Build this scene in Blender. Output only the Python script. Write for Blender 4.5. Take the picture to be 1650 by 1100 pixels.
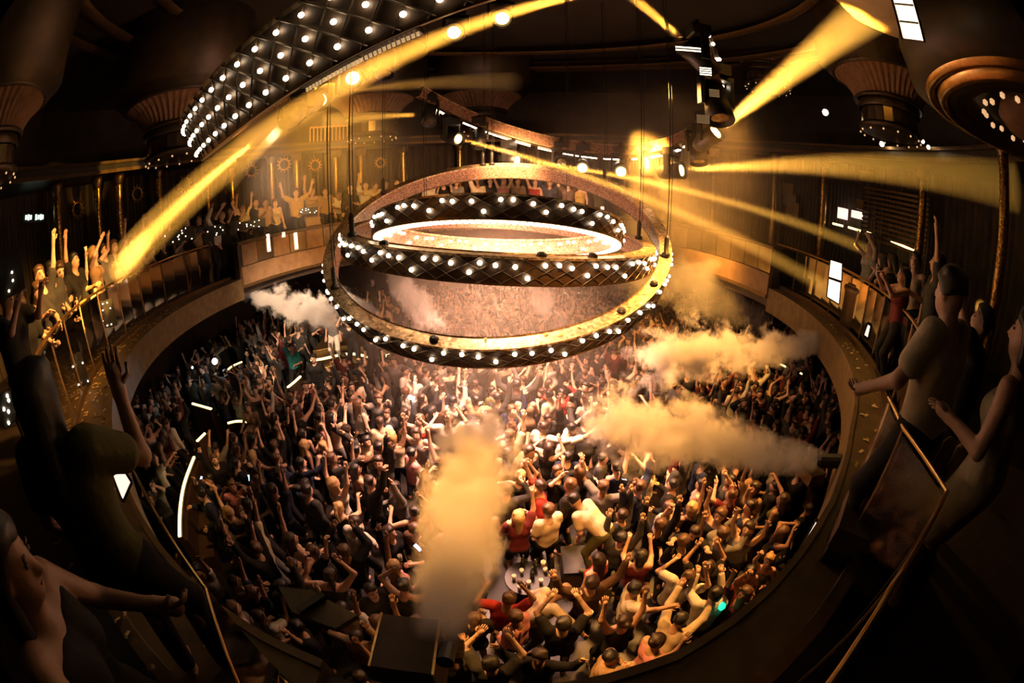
import bpy, bmesh, math, random
import numpy as np
from mathutils import Vector, Matrix, Euler, Quaternion

for o in list(bpy.data.objects):
    bpy.data.objects.remove(o)
SC = bpy.context.scene
COL = SC.collection
R = math.radians
PI = math.pi

# ------------------------------------------------------------------ camera (15 mm fisheye, held high over the balcony)
cam_d = bpy.data.cameras.new('camera')
cam_d.type = 'PANO'
cam_d.panorama_type = 'FISHEYE_EQUISOLID'
cam_d.fisheye_lens = 15.0
cam_d.fisheye_fov = PI
cam_d.sensor_width = 36.0
cam_d.sensor_height = 24.0
cam_d.clip_start = 0.02
cam_d.clip_end = 200
cam = bpy.data.objects.new('camera', cam_d)
COL.objects.link(cam)
CAM = Vector((0, 0, 6.3))
PITCH = R(21)
cam.location = CAM
cam.rotation_euler = (PI / 2 - PITCH, 0, 0)
SC.camera = cam

# ------------------------------------------------------------------ world, exposure, render behaviour
w = bpy.data.worlds.new('world')
SC.world = w
w.use_nodes = True
w.node_tree.nodes['Background'].inputs[0].default_value = (0.55, 0.33, 0.16, 1)
w.node_tree.nodes['Background'].inputs[1].default_value = 0.006
SC.view_settings.view_transform = 'Standard'
SC.view_settings.look = 'None'
SC.view_settings.gamma = 1
SC.view_settings.use_curve_mapping = False
SC.view_settings.exposure = 0.15
cy = SC.cycles
cy.max_bounces = 3
cy.diffuse_bounces = 1
cy.glossy_bounces = 2
cy.transmission_bounces = 3
cy.transparent_max_bounces = 10
cy.volume_bounces = 1
cy.adaptive_threshold = 0.05
cy.sample_clamp_indirect = 2.0
cy.sample_clamp_direct = 0.0
cy.caustics_reflective = False
cy.caustics_refractive = False
cy.volume_step_rate = 1.5
cy.volume_max_steps = 128

AMBER = (1.0, 0.46, 0.06)
WARM = (1.0, 0.62, 0.36)
PINK = (1.0, 0.49, 0.33)

def lamp(name, kind, loc, power, color=WARM, target=None, **kw):
    d = bpy.data.lights.new(name, kind)
    d.energy = power
    d.color = color
    for k, v in kw.items():
        setattr(d, k, v)
    o = bpy.data.objects.new(name, d)
    COL.objects.link(o)
    o.location = loc
    if target is not None:
        o.rotation_euler = (Vector(target) - Vector(loc)).to_track_quat('-Z', 'Y').to_euler()
    return o

# stage wash lights: the pink ring lamps over the middle of the floor, amber floods hung on the rig, fills added for smoke and guests
lamp('ring_wash', 'SPOT', (-0.2, 8.0, 7.2), 15000, PINK, (-0.1, 7.9, 0), spot_size=R(88), spot_blend=0.9, shadow_soft_size=1.2)
lamp('ring_glow', 'POINT', (-0.25, 7.4, 5.15), 330, PINK, shadow_soft_size=0.5)
lamp('smoke_fill_front', 'SPOT', (-1.6, 4.2, 8.2), 4600, (1.0, 0.43, 0.09), (-0.33, 2.7, 3.7), spot_size=R(34), spot_blend=0.8, shadow_soft_size=0.3)  # added fill to brighten the front plume, no fixture of its own
lamp('smoke_fill_centre', 'SPOT', (0.9, 2.4, 8.8), 3200, (1.0, 0.42, 0.10), (1.25, 5.1, 3.0), spot_size=R(40), spot_blend=0.9, shadow_soft_size=0.3)  # added fill for plume tips that the big ring leaves in shadow
lamp('smoke_fill_right', 'SPOT', (3.7, 6.4, 8.0), 6500, (1.0, 0.43, 0.09), (2.3, 5.6, 3.3), spot_size=R(66), spot_blend=0.8, shadow_soft_size=0.3)  # added fill to brighten the two right plumes
lamp('flood_far_right', 'SPOT', (2.6, 8.9, 7.6), 10000, (1.0, 0.43, 0.07), (5.4, 11.0, 4.0), spot_size=R(70), spot_blend=0.9, shadow_soft_size=0.3)
lamp('smoke_fill_left', 'SPOT', (-4.2, 6.2, 8.2), 6500, (1.0, 0.66, 0.42), (-5.6, 9.8, 3.9), spot_size=R(38), spot_blend=0.8, shadow_soft_size=0.3)  # added fill to brighten the left plume
lamp('flood_far_left', 'SPOT', (-3.0, 6.5, 8.2), 18000, (1.0, 0.45, 0.07), (-6.2, 13.0, 6.4), spot_size=R(62), spot_blend=0.9, shadow_soft_size=0.3)
lamp('guest_bounce_fill', 'SPOT', (-2.0, 3.6, 8.6), 4200, (1.0, 0.46, 0.10), (-5.6, 3.4, 5.6), spot_size=R(62), spot_blend=0.9, shadow_soft_size=0.2)  # added fill in place of light bouncing off the beam-struck dancers
lamp('flood_right_guests', 'SPOT', (2.4, 7.0, 8.2), 700, (1.0, 0.48, 0.11), (4.2, 3.4, 5.4), spot_size=R(50), spot_blend=0.9, shadow_soft_size=0.2)
lamp('flood_far', 'SPOT', (0.0, 9.5, 7.4), 2600, (1.0, 0.50, 0.22), (0.0, 14.2, 5.6), spot_size=R(80), spot_blend=0.9, shadow_soft_size=0.3)

# ------------------------------------------------------------------ pixel helper: where a line of sight meets a height or a distance
def ray(px, py):
    mm = 36 / 1650
    x = (px - 825) * mm
    y = (550 - py) * mm
    r = max(1e-9, math.hypot(x, y))
    th = 2 * math.asin(min(1, r / 30))
    s = math.sin(th) / r
    a, b, c = x * s, y * s, math.cos(th)
    return Vector((a, b * math.sin(PITCH) + c * math.cos(PITCH), b * math.cos(PITCH) - c * math.sin(PITCH)))
def atz(px, py, z):
    d = ray(px, py)
    return CAM + d * ((z - CAM.z) / d.z)
def atd(px, py, t):
    return CAM + ray(px, py) * t
def atr(px, py, rho):
    d = ray(px, py)
    return CAM + d * (rho / math.hypot(d.x, d.y))

# ------------------------------------------------------------------ materials
MATS = {}
def mat(name, col=(0.5, 0.5, 0.5), rough=0.6, metal=0.0, emit=None, strength=0.0, noise=0.0, nscale=8.0,
        bump=0.0, bscale=30.0, objcol=False, spec=0.5, alpha=1.0, trans=0.0, quiet=False):
    if name in MATS:
        return MATS[name]
    m = bpy.data.materials.new(name)
    m.use_nodes = True
    nt = m.node_tree
    b = nt.nodes['Principled BSDF']
    b.inputs['Roughness'].default_value = rough
    b.inputs['Metallic'].default_value = metal
    b.inputs['Specular IOR Level'].default_value = spec
    b.inputs['Alpha'].default_value = alpha
    b.inputs['Transmission Weight'].default_value = trans
    b.inputs['Base Color'].default_value = (*col, 1)
    tc = nt.nodes.new('ShaderNodeTexCoord')
    src = None
    if objcol:
        oi = nt.nodes.new('ShaderNodeObjectInfo')
        src = oi.outputs['Color']
    if noise > 0:
        n = nt.nodes.new('ShaderNodeTexNoise')
        n.inputs['Scale'].default_value = nscale
        n.inputs['Detail'].default_value = 4
        nt.links.new(tc.outputs['Object'], n.inputs['Vector'])
        mr = nt.nodes.new('ShaderNodeMapRange')
        mr.inputs[1].default_value = 0.3
        mr.inputs[2].default_value = 0.7
        mr.inputs[3].default_value = 1 - noise
        mr.inputs[4].default_value = 1 + noise
        nt.links.new(n.outputs['Fac'], mr.inputs[0])
        mx = nt.nodes.new('ShaderNodeMix')
        mx.data_type = 'RGBA'
        mx.blend_type = 'MULTIPLY'
        mx.inputs[0].default_value = 1
        if src is not None:
            nt.links.new(src, mx.inputs[6])
        else:
            mx.inputs[6].default_value = (*col, 1)
        nt.links.new(mr.outputs[0], mx.inputs[7])
        src = mx.outputs[2]
    if src is not None:
        nt.links.new(src, b.inputs['Base Color'])
    if bump > 0:
        n2 = nt.nodes.new('ShaderNodeTexNoise')
        n2.inputs['Scale'].default_value = bscale
        nt.links.new(tc.outputs['Object'], n2.inputs['Vector'])
        bp = nt.nodes.new('ShaderNodeBump')
        bp.inputs['Strength'].default_value = bump
        bp.inputs['Distance'].default_value = 0.02
        nt.links.new(n2.outputs['Fac'], bp.inputs['Height'])
        nt.links.new(bp.outputs['Normal'], b.inputs['Normal'])
    if emit is not None:
        b.inputs['Emission Color'].default_value = (*emit, 1)
        b.inputs['Emission Strength'].default_value = strength
    if quiet:
        m.cycles.emission_sampling = 'NONE'
    MATS[name] = m
    return m

def mosaic_mat(name, c1, c2, scale, rough=0.25, metal=0.8):
    """small glittering tesserae: colour and tilt vary cell by cell"""
    m = bpy.data.materials.new(name)
    m.use_nodes = True
    nt = m.node_tree
    b = nt.nodes['Principled BSDF']
    tc = nt.nodes.new('ShaderNodeTexCoord')
    v = nt.nodes.new('ShaderNodeTexVoronoi')
    v.inputs['Scale'].default_value = scale
    nt.links.new(tc.outputs['Object'], v.inputs['Vector'])
    sep = nt.nodes.new('ShaderNodeSeparateColor')
    nt.links.new(v.outputs['Color'], sep.inputs[0])
    mx = nt.nodes.new('ShaderNodeMix')
    mx.data_type = 'RGBA'
    mx.inputs[6].default_value = (*c1, 1)
    mx.inputs[7].default_value = (*c2, 1)
    nt.links.new(sep.outputs[0], mx.inputs[0])
    nt.links.new(mx.outputs[2], b.inputs['Base Color'])
    b.inputs['Metallic'].default_value = metal
    b.inputs['Roughness'].default_value = rough
    bp = nt.nodes.new('ShaderNodeBump')
    bp.inputs['Strength'].default_value = 1.0
    bp.inputs['Distance'].default_value = 0.03
    nt.links.new(sep.outputs[1], bp.inputs['Height'])
    nt.links.new(bp.outputs['Normal'], b.inputs['Normal'])
    MATS[name] = m
    return m

M_FLOOR = mat('dark_floor', (0.020, 0.015, 0.012), 0.45, noise=0.4, nscale=3)
M_WALL = mat('brown_wall', (0.040, 0.025, 0.015), 0.7, noise=0.35, nscale=2, bump=0.3)
M_CEIL = mat('dark_ceiling', (0.020, 0.015, 0.010), 0.7, noise=0.3, nscale=1)
M_LEDGE = mat('bronze_ledge', (0.13, 0.085, 0.035), 0.5, metal=0.2, noise=0.25, nscale=6)
M_FASCIA = mat('brown_fascia', (0.20, 0.115, 0.055), 0.55, noise=0.2, nscale=5)
M_DARK = mat('dark_panel', (0.025, 0.018, 0.013), 0.5, noise=0.3, nscale=6)
M_BLACK = mat('black_metal', (0.012, 0.011, 0.010), 0.45, metal=0.3, noise=0.2, nscale=20)
M_GOLD = mat('gold_metal', (0.75, 0.45, 0.16), 0.28, metal=1.0, noise=0.15, nscale=20)
M_BRONZE = mat('bronze_metal', (0.16, 0.10, 0.045), 0.4, metal=0.8, noise=0.2, nscale=12)
M_MOSAIC = mosaic_mat('gold_mosaic', (0.9, 0.55, 0.15), (0.12, 0.06, 0.02), 26)
M_GLITTER = mosaic_mat('rose_glitter', (0.62, 0.36, 0.22), (0.16, 0.08, 0.045), 45, rough=0.35, metal=0.5)
M_TOP = mosaic_mat('confetti_mirror', (0.85, 0.62, 0.36), (0.30, 0.19, 0.09), 22, rough=0.3, metal=0.6)
M_PLEAT = mat('pleated_fabric', (0.16, 0.085, 0.04), 0.8, noise=0.2, nscale=9)
M_MIRROR = mat('smoky_mirror', (0.42, 0.33, 0.20), 0.18, metal=0.9, noise=0.4, nscale=1.3)
M_BULB = mat('warm_bulb', (1, 0.9, 0.75), 0.3, emit=(1.0, 0.80, 0.55), strength=14, quiet=True)
M_LED = mat('warm_led', (1, 0.9, 0.75), 0.3, emit=(1.0, 0.70, 0.40), strength=7)
M_LEDY = mat('yellow_led', (1, 0.9, 0.6), 0.3, emit=(1.0, 0.72, 0.26), strength=3.2)
M_AMBER = mat('amber_lens', (1, 0.8, 0.4), 0.3, emit=(1.0, 0.58, 0.16), strength=12, quiet=True)
M_PIX = mat('pixel_led', (1, 0.9, 0.8), 0.3, emit=(1.0, 0.78, 0.50), strength=9, quiet=True)
M_SCREEN = mat('pink_screen', (1, 0.8, 0.75), 0.3, emit=(1.0, 0.72, 0.60), strength=1.25)
M_SCREENB = mat('bright_screen', (1, 0.9, 0.7), 0.3, emit=(1.0, 0.80, 0.52), strength=2.5)
M_BLUE = mat('phone_glow', (0.6, 0.8, 1), 0.3, emit=(0.42, 0.70, 1.0), strength=1.6)
M_WHITE = mat('torch_glow', (0.8, 0.9, 1), 0.3, emit=(0.75, 0.93, 1.0), strength=18)
M_GREEN = mat('green_glow', (0.1, 0.8, 0.4), 0.3, emit=(0.02, 0.75, 0.38), strength=1.5)
M_PAPER = mat('gold_paper', (0.78, 0.58, 0.24), 0.6, noise=0.3, nscale=30)
M_CLOTH = mat('cloth', (0.5, 0.5, 0.5), 0.85, noise=0.10, nscale=14, objcol=True, bump=0.25, bscale=25, spec=0.2)
M_SKIN = mat('skin', (0.5, 0.5, 0.5), 0.55, noise=0.10, nscale=10, objcol=True)
M_HAIR = mat('hair', (0.5, 0.5, 0.5), 0.5, noise=0.35, nscale=40, objcol=True)
M_EYE = mat('dark_feature', (0.03, 0.015, 0.01), 0.4)
def glass_mat():
    m = bpy.data.materials.new('rail_glass')
    m.use_nodes = True
    nt = m.node_tree
    nt.nodes.clear()
    o = nt.nodes.new('ShaderNodeOutputMaterial')
    t = nt.nodes.new('ShaderNodeBsdfTransparent')
    t.inputs[0].default_value = (0.80, 0.76, 0.68, 1)
    g = nt.nodes.new('ShaderNodeBsdfGlossy')
    g.inputs['Color'].default_value = (0.8, 0.75, 0.65, 1)
    g.inputs['Roughness'].default_value = 0.08
    f = nt.nodes.new('ShaderNodeFresnel')
    f.inputs[0].default_value = 1.45
    mx = nt.nodes.new('ShaderNodeMixShader')
    nt.links.new(f.outputs[0], mx.inputs[0])
    nt.links.new(t.outputs[0], mx.inputs[1])
    nt.links.new(g.outputs[0], mx.inputs[2])
    nt.links.new(mx.outputs[0], o.inputs[0])
    return m
M_GLASS = glass_mat()
M_RING = mat('ring_face', (0.075, 0.045, 0.025), 0.5, metal=0.2, noise=0.3, nscale=14)  # lighter brown carries the haze in front of the bands
M_CROWN = mat('dark_bronze', (0.035, 0.024, 0.013), 0.45, metal=0.4, noise=0.3, nscale=4)
M_LATT = mat('dull_lattice', (0.07, 0.045, 0.022), 0.5, metal=0.5, noise=0.2, nscale=10)

# ------------------------------------------------------------------ object helpers
def tag(o, label=None, cat=None, group=None, kind=None):
    if label: o['label'] = label
    if cat: o['category'] = cat
    if group: o['group'] = group
    if kind: o['kind'] = kind
    return o
def newmesh(name, verts, faces, m=None, smooth=False, mats=None, idx=None):
    me = bpy.data.meshes.new(name)
    me.from_pydata([tuple(v) for v in verts], [], [tuple(f) for f in faces])
    for mm in (mats or ([m] if m else [])):
        me.materials.append(mm)
    if idx is not None:
        me.polygons.foreach_set('material_index', idx)
    if smooth:
        me.polygons.foreach_set('use_smooth', [True] * len(me.polygons))
    me.update()
    return me
def link(name, me, parent=None, loc=None, rot=None):
    o = bpy.data.objects.new(name, me)
    COL.objects.link(o)
    if parent is not None: o.parent = parent
    if loc is not None: o.location = loc
    if rot is not None: o.rotation_euler = rot
    return o
def empty(name, label, cat, loc=(0, 0, 0), rot=(0, 0, 0), group=None):
    o = bpy.data.objects.new(name, None)
    o.empty_display_size = 0.1
    COL.objects.link(o)
    o.location = loc
    o.rotation_euler = rot
    return tag(o, label, cat, group)

class MB:
    """collects simple solids into one mesh"""
    def __init__(s): s.v = []; s.f = []
    def add(s, v, f):
        n = len(s.v)
        s.v += [tuple(q) for q in v]
        s.f += [tuple(i + n for i in q) for q in f]
        return s
    def box(s, c, d, mtx=None):
        x, y, z = d[0] / 2, d[1] / 2, d[2] / 2
        v = [Vector((a * x, b * y, e * z)) for a in (-1, 1) for b in (-1, 1) for e in (-1, 1)]
        v = [(mtx @ q if mtx else q) + Vector(c) for q in v]
        return s.add(v, [(0, 1, 3, 2), (4, 6, 7, 5), (0, 4, 5, 1), (2, 3, 7, 6), (0, 2, 6, 4), (1, 5, 7, 3)])
    def tube(s, pts, rad, n=8, close=False):
        pts = [Vector(p) for p in pts]
        k = len(pts)
        rads = rad if isinstance(rad, (list, tuple)) else [rad] * k
        v = []
        up = Vector((0.13, 0.21, 1)).normalized()
        for i, p in enumerate(pts):
            t = (pts[(i + 1) % k] - pts[i - 1]) if close else (pts[min(i + 1, k - 1)] - pts[max(i - 1, 0)])
            t.normalize()
            a = t.cross(up)
            if a.length < 1e-3: a = t.cross(Vector((1, 0, 0)))
            a.normalize()
            b = t.cross(a)
            for j in range(n):
                q = 2 * PI * j / n
                v.append(p + (a * math.cos(q) + b * math.sin(q)) * rads[i])
        f = []
        for i in range(k if close else k - 1):
            for j in range(n):
                i2 = (i + 1) % k
                f.append((i * n + j, i * n + (j + 1) % n, i2 * n + (j + 1) % n, i2 * n + j))
        if not close:
            f.append(tuple(range(n))[::-1])
            f.append(tuple((k - 1) * n + j for j in range(n)))
        return s.add(v, f)
    def lathe(s, prof, n=32, a0=0.0, a1=2 * PI, c=(0, 0, 0)):
        full = abs(a1 - a0 - 2 * PI) < 1e-6
        m = n if full else n + 1
        v = []
        for i in range(m):
            a = a0 + (a1 - a0) * i / n
            for (r, z) in prof:
                v.append((c[0] + r * math.cos(a), c[1] + r * math.sin(a), c[2] + z))
        k = len(prof)
        f = []
        for i in range(n):
            j = (i + 1) % m
            for q in range(k - 1):
                f.append((i * k + q, j * k + q, j * k + q + 1, i * k + q + 1))
        return s.add(v, f)
    def mesh(s, name, m, smooth=False): return newmesh(name, s.v, s.f, m, smooth)
    def obj(s, name, m, parent=None, loc=None, rot=None, smooth=False):
        return link(name, s.mesh(name, m, smooth), parent, loc, rot)

def ico(rad, sub=1):
    bm = bmesh.new()
    bmesh.ops.create_icosphere(bm, subdivisions=sub, radius=rad)
    me = bpy.data.meshes.new('ball')
    bm.to_mesh(me)
    bm.free()
    me.polygons.foreach_set('use_smooth', [True] * len(me.polygons))
    return me

# ------------------------------------------------------------------ plan of the room: the round opening of the balcony
C0 = Vector((-0.4, 7.3, 0))
_A = [-90, -70, -62, -47, -20, 20, 60, 90, 130, 160, 187, 215, 235, 255, 270]
_R = [6.72, 6.55, 6.1, 6.05, 6.05, 6.5, 7.1, 7.3, 7.3, 7.1, 6.85, 6.5, 6.3, 6.5, 6.72]
def edge_r(deg):
    while deg < -90: deg += 360
    while deg > 270: deg -= 360
    return float(np.interp(deg, _A, _R))
def edge(deg, off=0.0, z=0.0):
    # smoothed radius
    r = sum(edge_r(deg + k * 5) for k in (-2, -1, 0, 1, 2)) / 5 + off
    return Vector((C0.x + r * math.cos(R(deg)), C0.y + r * math.sin(R(deg)), z))
ZB = 4.4      # balcony floor
def ring_band(mb, degs, o0, o1, z0, z1, close=False):
    """solid strip following the opening: from offset o0 to o1, height z0 to z1"""
    v = []
    for d in degs:
        for o, z in ((o0, z0), (o1, z0), (o1, z1), (o0, z1)):
            v.append(edge(d, o, z))
    f = []
    k = len(degs)
    for i in range(k if close else k - 1):
        j = (i + 1) % k
        for q in range(4):
            f.append((i * 4 + q, i * 4 + (q + 1) % 4, j * 4 + (q + 1) % 4, j * 4 + q))
    if not close:
        f.append((0, 3, 2, 1))
        n = (k - 1) * 4
        f.append((n, n + 1, n + 2, n + 3))
    mb.add(v, f)
    return mb
def degs(a, b, st=4.0):
    n = max(2, int(abs(b - a) / st) + 1)
    return [a + (b - a) * i / (n - 1) for i in range(n)]
# ================================================================== THE SETTING
random.seed(5)
def struct(o, name=None):
    o['kind'] = 'structure'
    return o
def on_ring(px, py, off):
    """the point on the line of sight where it meets the drum of the room at this offset from the opening"""
    d = ray(px, py)
    t = 0.3
    best = None
    inside = False
    while t < 30:
        p = CAM + d * t
        q = p - C0
        ang = math.degrees(math.atan2(q.y, q.x))
        out = math.hypot(q.x, q.y) > edge_r(ang) + off
        inside = inside or not out
        if inside and out:
            best = p
            break
        t += 0.05
    return best or CAM + d * 15
def deg_of(p):
    q = Vector(p) - C0
    return math.degrees(math.atan2(q.y, q.x))

mb = MB()
mb.add([(0.5 + 15 * math.cos(a), 9 + 14 * math.sin(a), 0) for a in [2 * PI * i / 64 for i in range(64)]], [tuple(range(64))])
struct(mb.obj('floor', M_FLOOR))
mb = MB()
mb.lathe([(14.6, 0), (14.6, 4.1)], 96, c=(0.5, 9, 0))
struct(mb.obj('wall_lower', M_WALL))

# balcony slab all the way round, its nose and the ledge outside the railing
ALL = [-90 + 4 * i for i in range(90)]
struct(ring_band(MB(), ALL, 0.0, 7.5, 4.02, ZB, True).obj('balcony_floor', M_DARK))
def ledge(name, a, b, o1):
    l = ring_band(MB(), degs(a, b, 3), 0.0, o1, ZB, ZB + 0.05).obj(name, M_LEDGE)
    struct(l)
    n = ring_band(MB(), degs(a, b, 3), -0.05, 0.0, 3.92, ZB + 0.07).obj('nosing', M_LEDGE, l)
    k = ring_band(MB(), degs(a, b, 3), o1 - 0.1, o1, ZB + 0.05, ZB + 0.13).obj('kerb', M_BRONZE, l)
    return l
ledge('trim_1', 163, 266, 0.62)
ledge('trim_2', -86, 8, 0.42)

# far half of the opening: solid parapet, mirrored panels above a brown band
par = struct(ring_band(MB(), degs(8, 163, 3), 0.02, 0.25, ZB, 5.38).obj('wall_parapet', M_DARK))
ring_band(MB(), degs(8, 163, 3), -0.06, 0.34, 5.38, 5.44).obj('coping', M_BRONZE, par)
pm = {}
k = 0
a = 8.6
while a < 162:
    b = a + 4.6
    m = M_MIRROR
    if k in (27, 29, 31, 6): m = M_FASCIA
    ring_band(MB(), degs(a, b, 2.3), -0.03, 0.02, 4.80, 5.36).obj('mirror_panel', m, par)
    k += 1
    a += 4.8
bw = ring_band(MB(), degs(8, 163, 3), -0.10, 0.02, 4.22, 4.78).obj('fascia_band', M_FASCIA, par)
ring_band(MB(), degs(8, 163, 3), -0.13, -0.10, 4.22, 4.30).obj('lower_trim', M_BRONZE, par)
# glowing strips standing in for bright reflections on the mirrored band
for px, py, hh in ((433, 391, 0.5), (477, 388, 0.5), (457, 378, 0.14), (971, 343, 0.42)):
    p = on_ring(px, py, -0.07)
    d = deg_of(p)
    s = ring_band(MB(), degs(d - 0.42, d + 0.42, 0.4), -0.07, -0.03, p.z - hh / 2, p.z + hh / 2).obj('glint_strip', M_SCREEN, par)
# back wall of the balcony: hung with string curtains (fine vertical folds)
v = []
n = 900
for i in range(n):
    d = -90 + 360 * i / n
    o = 4.6 + (0.05 if i % 2 else 0.0) + 0.02 * math.sin(i * 1.7)
    v.append(edge(d, o, ZB)); v.append(edge(d, o, 8.3))
f = [(2 * i, 2 * ((i + 1) % n), 2 * ((i + 1) % n) + 1, 2 * i + 1) for i in range(n)]
struct(link('wall_curtain', newmesh('wall_curtain', v, f, M_WALL)))
# upper tier: slab, front band, wall behind, ceiling
ut = struct(ring_band(MB(), ALL, 3.3, 7.5, 8.22, 8.50, True).obj('wall_upper_tier', M_DARK))
ring_band(MB(), ALL, 3.22, 3.3, 8.20, 8.30, True).obj('tier_trim', M_BRONZE, ut)
ring_band(MB(), ALL, 3.22, 3.3, 8.46, 8.54, True).obj('tier_trim', M_BRONZE, ut)
struct(ring_band(MB(), ALL, 6.4, 6.6, 8.5, 11.2, True).obj('wall_upper', M_WALL))
mb = MB()
mb.add([edge(d, 7.6, 11.1) for d in ALL], [tuple(range(len(ALL)))])
struct(mb.obj('ceiling', M_CEIL))
# recessed ceiling dome mouldings (stepped rings above the floor)
mb = MB()
for rr, zz in ((8.6, 10.95), (7.4, 10.7), (6.2, 10.9)):
    ang = [2 * PI * i / 12 for i in range(12)]
    ring = []
    mb.lathe([(rr - 0.16, zz - 0.1), (rr - 0.05, zz - 0.2), (rr + 0.12, zz - 0.14), (rr + 0.18, zz + 0.2)], 72, c=(C0.x, C0.y, 0))
struct(mb.obj('trim_3', M_BRONZE, smooth=True))

# ------------------------------------------------------------------ gold mosaic columns and medallions against the curtain
def column(px, py, w, label, off=3.7, z1=8.2):
    p = on_ring(px, py, off)
    e = empty('mosaic_column', label, 'column', (p.x, p.y, ZB), (0, 0, R(deg_of(p))), 'gold mosaic columns')
    mb = MB()
    mb.lathe([(w, 0.25), (w, z1 - ZB - 0.3)], 14)
    mb.obj('shaft', M_MOSAIC, e, smooth=True)
    MB().lathe([(0, 0), (w * 1.5, 0), (w * 1.5, 0.12), (w * 1.15, 0.25), (w, 0.26)], 14).obj('base', M_BRONZE, e, smooth=True)
    h = z1 - ZB
    MB().lathe([(w, h - 0.32), (w * 1.15, h - 0.28), (w * 1.5, h - 0.1), (w * 1.5, h), (0, h)], 14).obj('capital', M_BRONZE, e, smooth=True)
cols = [(92, 330, .13, 'furthest left of the thin mosaic columns, by the lit wall sign'),
        (158, 345, .12, 'thin dim mosaic column right of the lit wall sign'),
        (190, 300, .15, 'tall mosaic column behind the brightly lit balcony dancers'),
        (256, 310, .13, 'short-looking mosaic column with a gold bracket, left balcony'),
        (334, 290, .11, 'mosaic column just left of where the amber beam strikes'),
        (374, 285, .13, 'brightly beam-struck mosaic column on the left balcony'),
        (437, 270, .14, 'mosaic column left of the first wreath medallion pair'),
        (478, 275, .14, 'mosaic column between the two wreath medallions'),
        (541, 262, .16, 'glowing mosaic column under the lit upper balustrade'),
        (581, 260, .15, 'glowing mosaic column right of the upper balustrade end'),
        (650, 262, .13, 'dim mosaic column behind the far guests'),
        (741, 262, .13, 'mosaic column above the far side of the big ring'),
        (1150, 300, .13, 'mosaic column at the far right behind the haze'),
        (1248, 300, .13, 'mosaic column beside the stacked gold wall boxes'),
        (1326, 330, .13, 'thin mosaic column right of the gold wall boxes'),
        (1484, 360, .13, 'thin mosaic column behind the right balcony guests')]
for c in cols: column(*c)
column(1612, 425, .10, 'bright gold glittering column at the right picture edge', 2.2)

def wreath(px, py, size, label):
    p = on_ring(px, py, 4.45)
    d = deg_of(p)
    e = empty('wreath_medallion', label, 'medallion', p, (0, 0, R(d - 90)), 'wreath medallions on the curtain')
    mb = MB()
    mb.tube([(size * math.cos(t), 0, size * math.sin(t)) for t in [2 * PI * i / 20 for i in range(20)]], size * 0.16, 6, True)
    mb.obj('hoop', M_GOLD, e, smooth=True)
    for i in range(12):
        t = 2 * PI * i / 12
        c = Vector((math.cos(t), 0, math.sin(t)))
        lf = MB()
        s = size
        tn = Vector((-math.sin(t), 0, math.cos(t)))
        lf.add([c * s * 1.05, c * s * 1.3 + tn * s * .16 - Vector((0, .02, 0)), c * s * 1.62, c * s * 1.3 - tn * s * .16 - Vector((0, .02, 0)), c * s * 1.3 + Vector((0, .03, 0))],
               [(0, 1, 4), (1, 2, 4), (2, 3, 4), (3, 0, 4), (0, 3, 2, 1)])
        lf.obj('leaf', M_GOLD, e)
for a in ((125, 337, .2, 'dim wreath medallion on the dark curtain near the lit sign'), (221, 312, .2, 'dark wreath medallion behind the raised arms on the left'),
          (297, 296, .22, 'wreath medallion left of the beam-struck columns'), (405, 275, .2, 'wreath medallion inside the amber beam'),
          (458, 265, .22, 'round wreath medallion between two far mosaic columns'), (508, 266, .2, 'wreath medallion left of the glowing columns'),
          (613, 262, .18, 'faint wreath medallion right of the glowing columns')):
    wreath(*a)

# ------------------------------------------------------------------ upper balustrade catching the light
p0 = on_ring(500, 205, 3.35); p1 = on_ring(572, 200, 3.35)
d0, d1 = deg_of(p0), deg_of(p1)
bal = empty('balustrade', 'bright gold balustrade on the upper tier above glowing columns', 'railing', edge((d0 + d1) / 2, 3.4, 8.54))
inv = Matrix.Translation(-bal.location)
def under(o, e):
    o.parent = e
    o.matrix_parent_inverse = Matrix.Translation(-Vector(e.location))
    return o
under(ring_band(MB(), degs(d0, d1, 2), 3.38, 3.46, 9.12, 9.18).obj('top_rail', M_GOLD), bal)
for i in range(13):
    d = d0 + (d1 - d0) * i / 12
    mb = MB(); mb.tube([edge(d, 3.42, 8.54), edge(d, 3.42, 9.12)], 0.022, 6)
    under(mb.obj('baluster', M_GOLD), bal)

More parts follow.
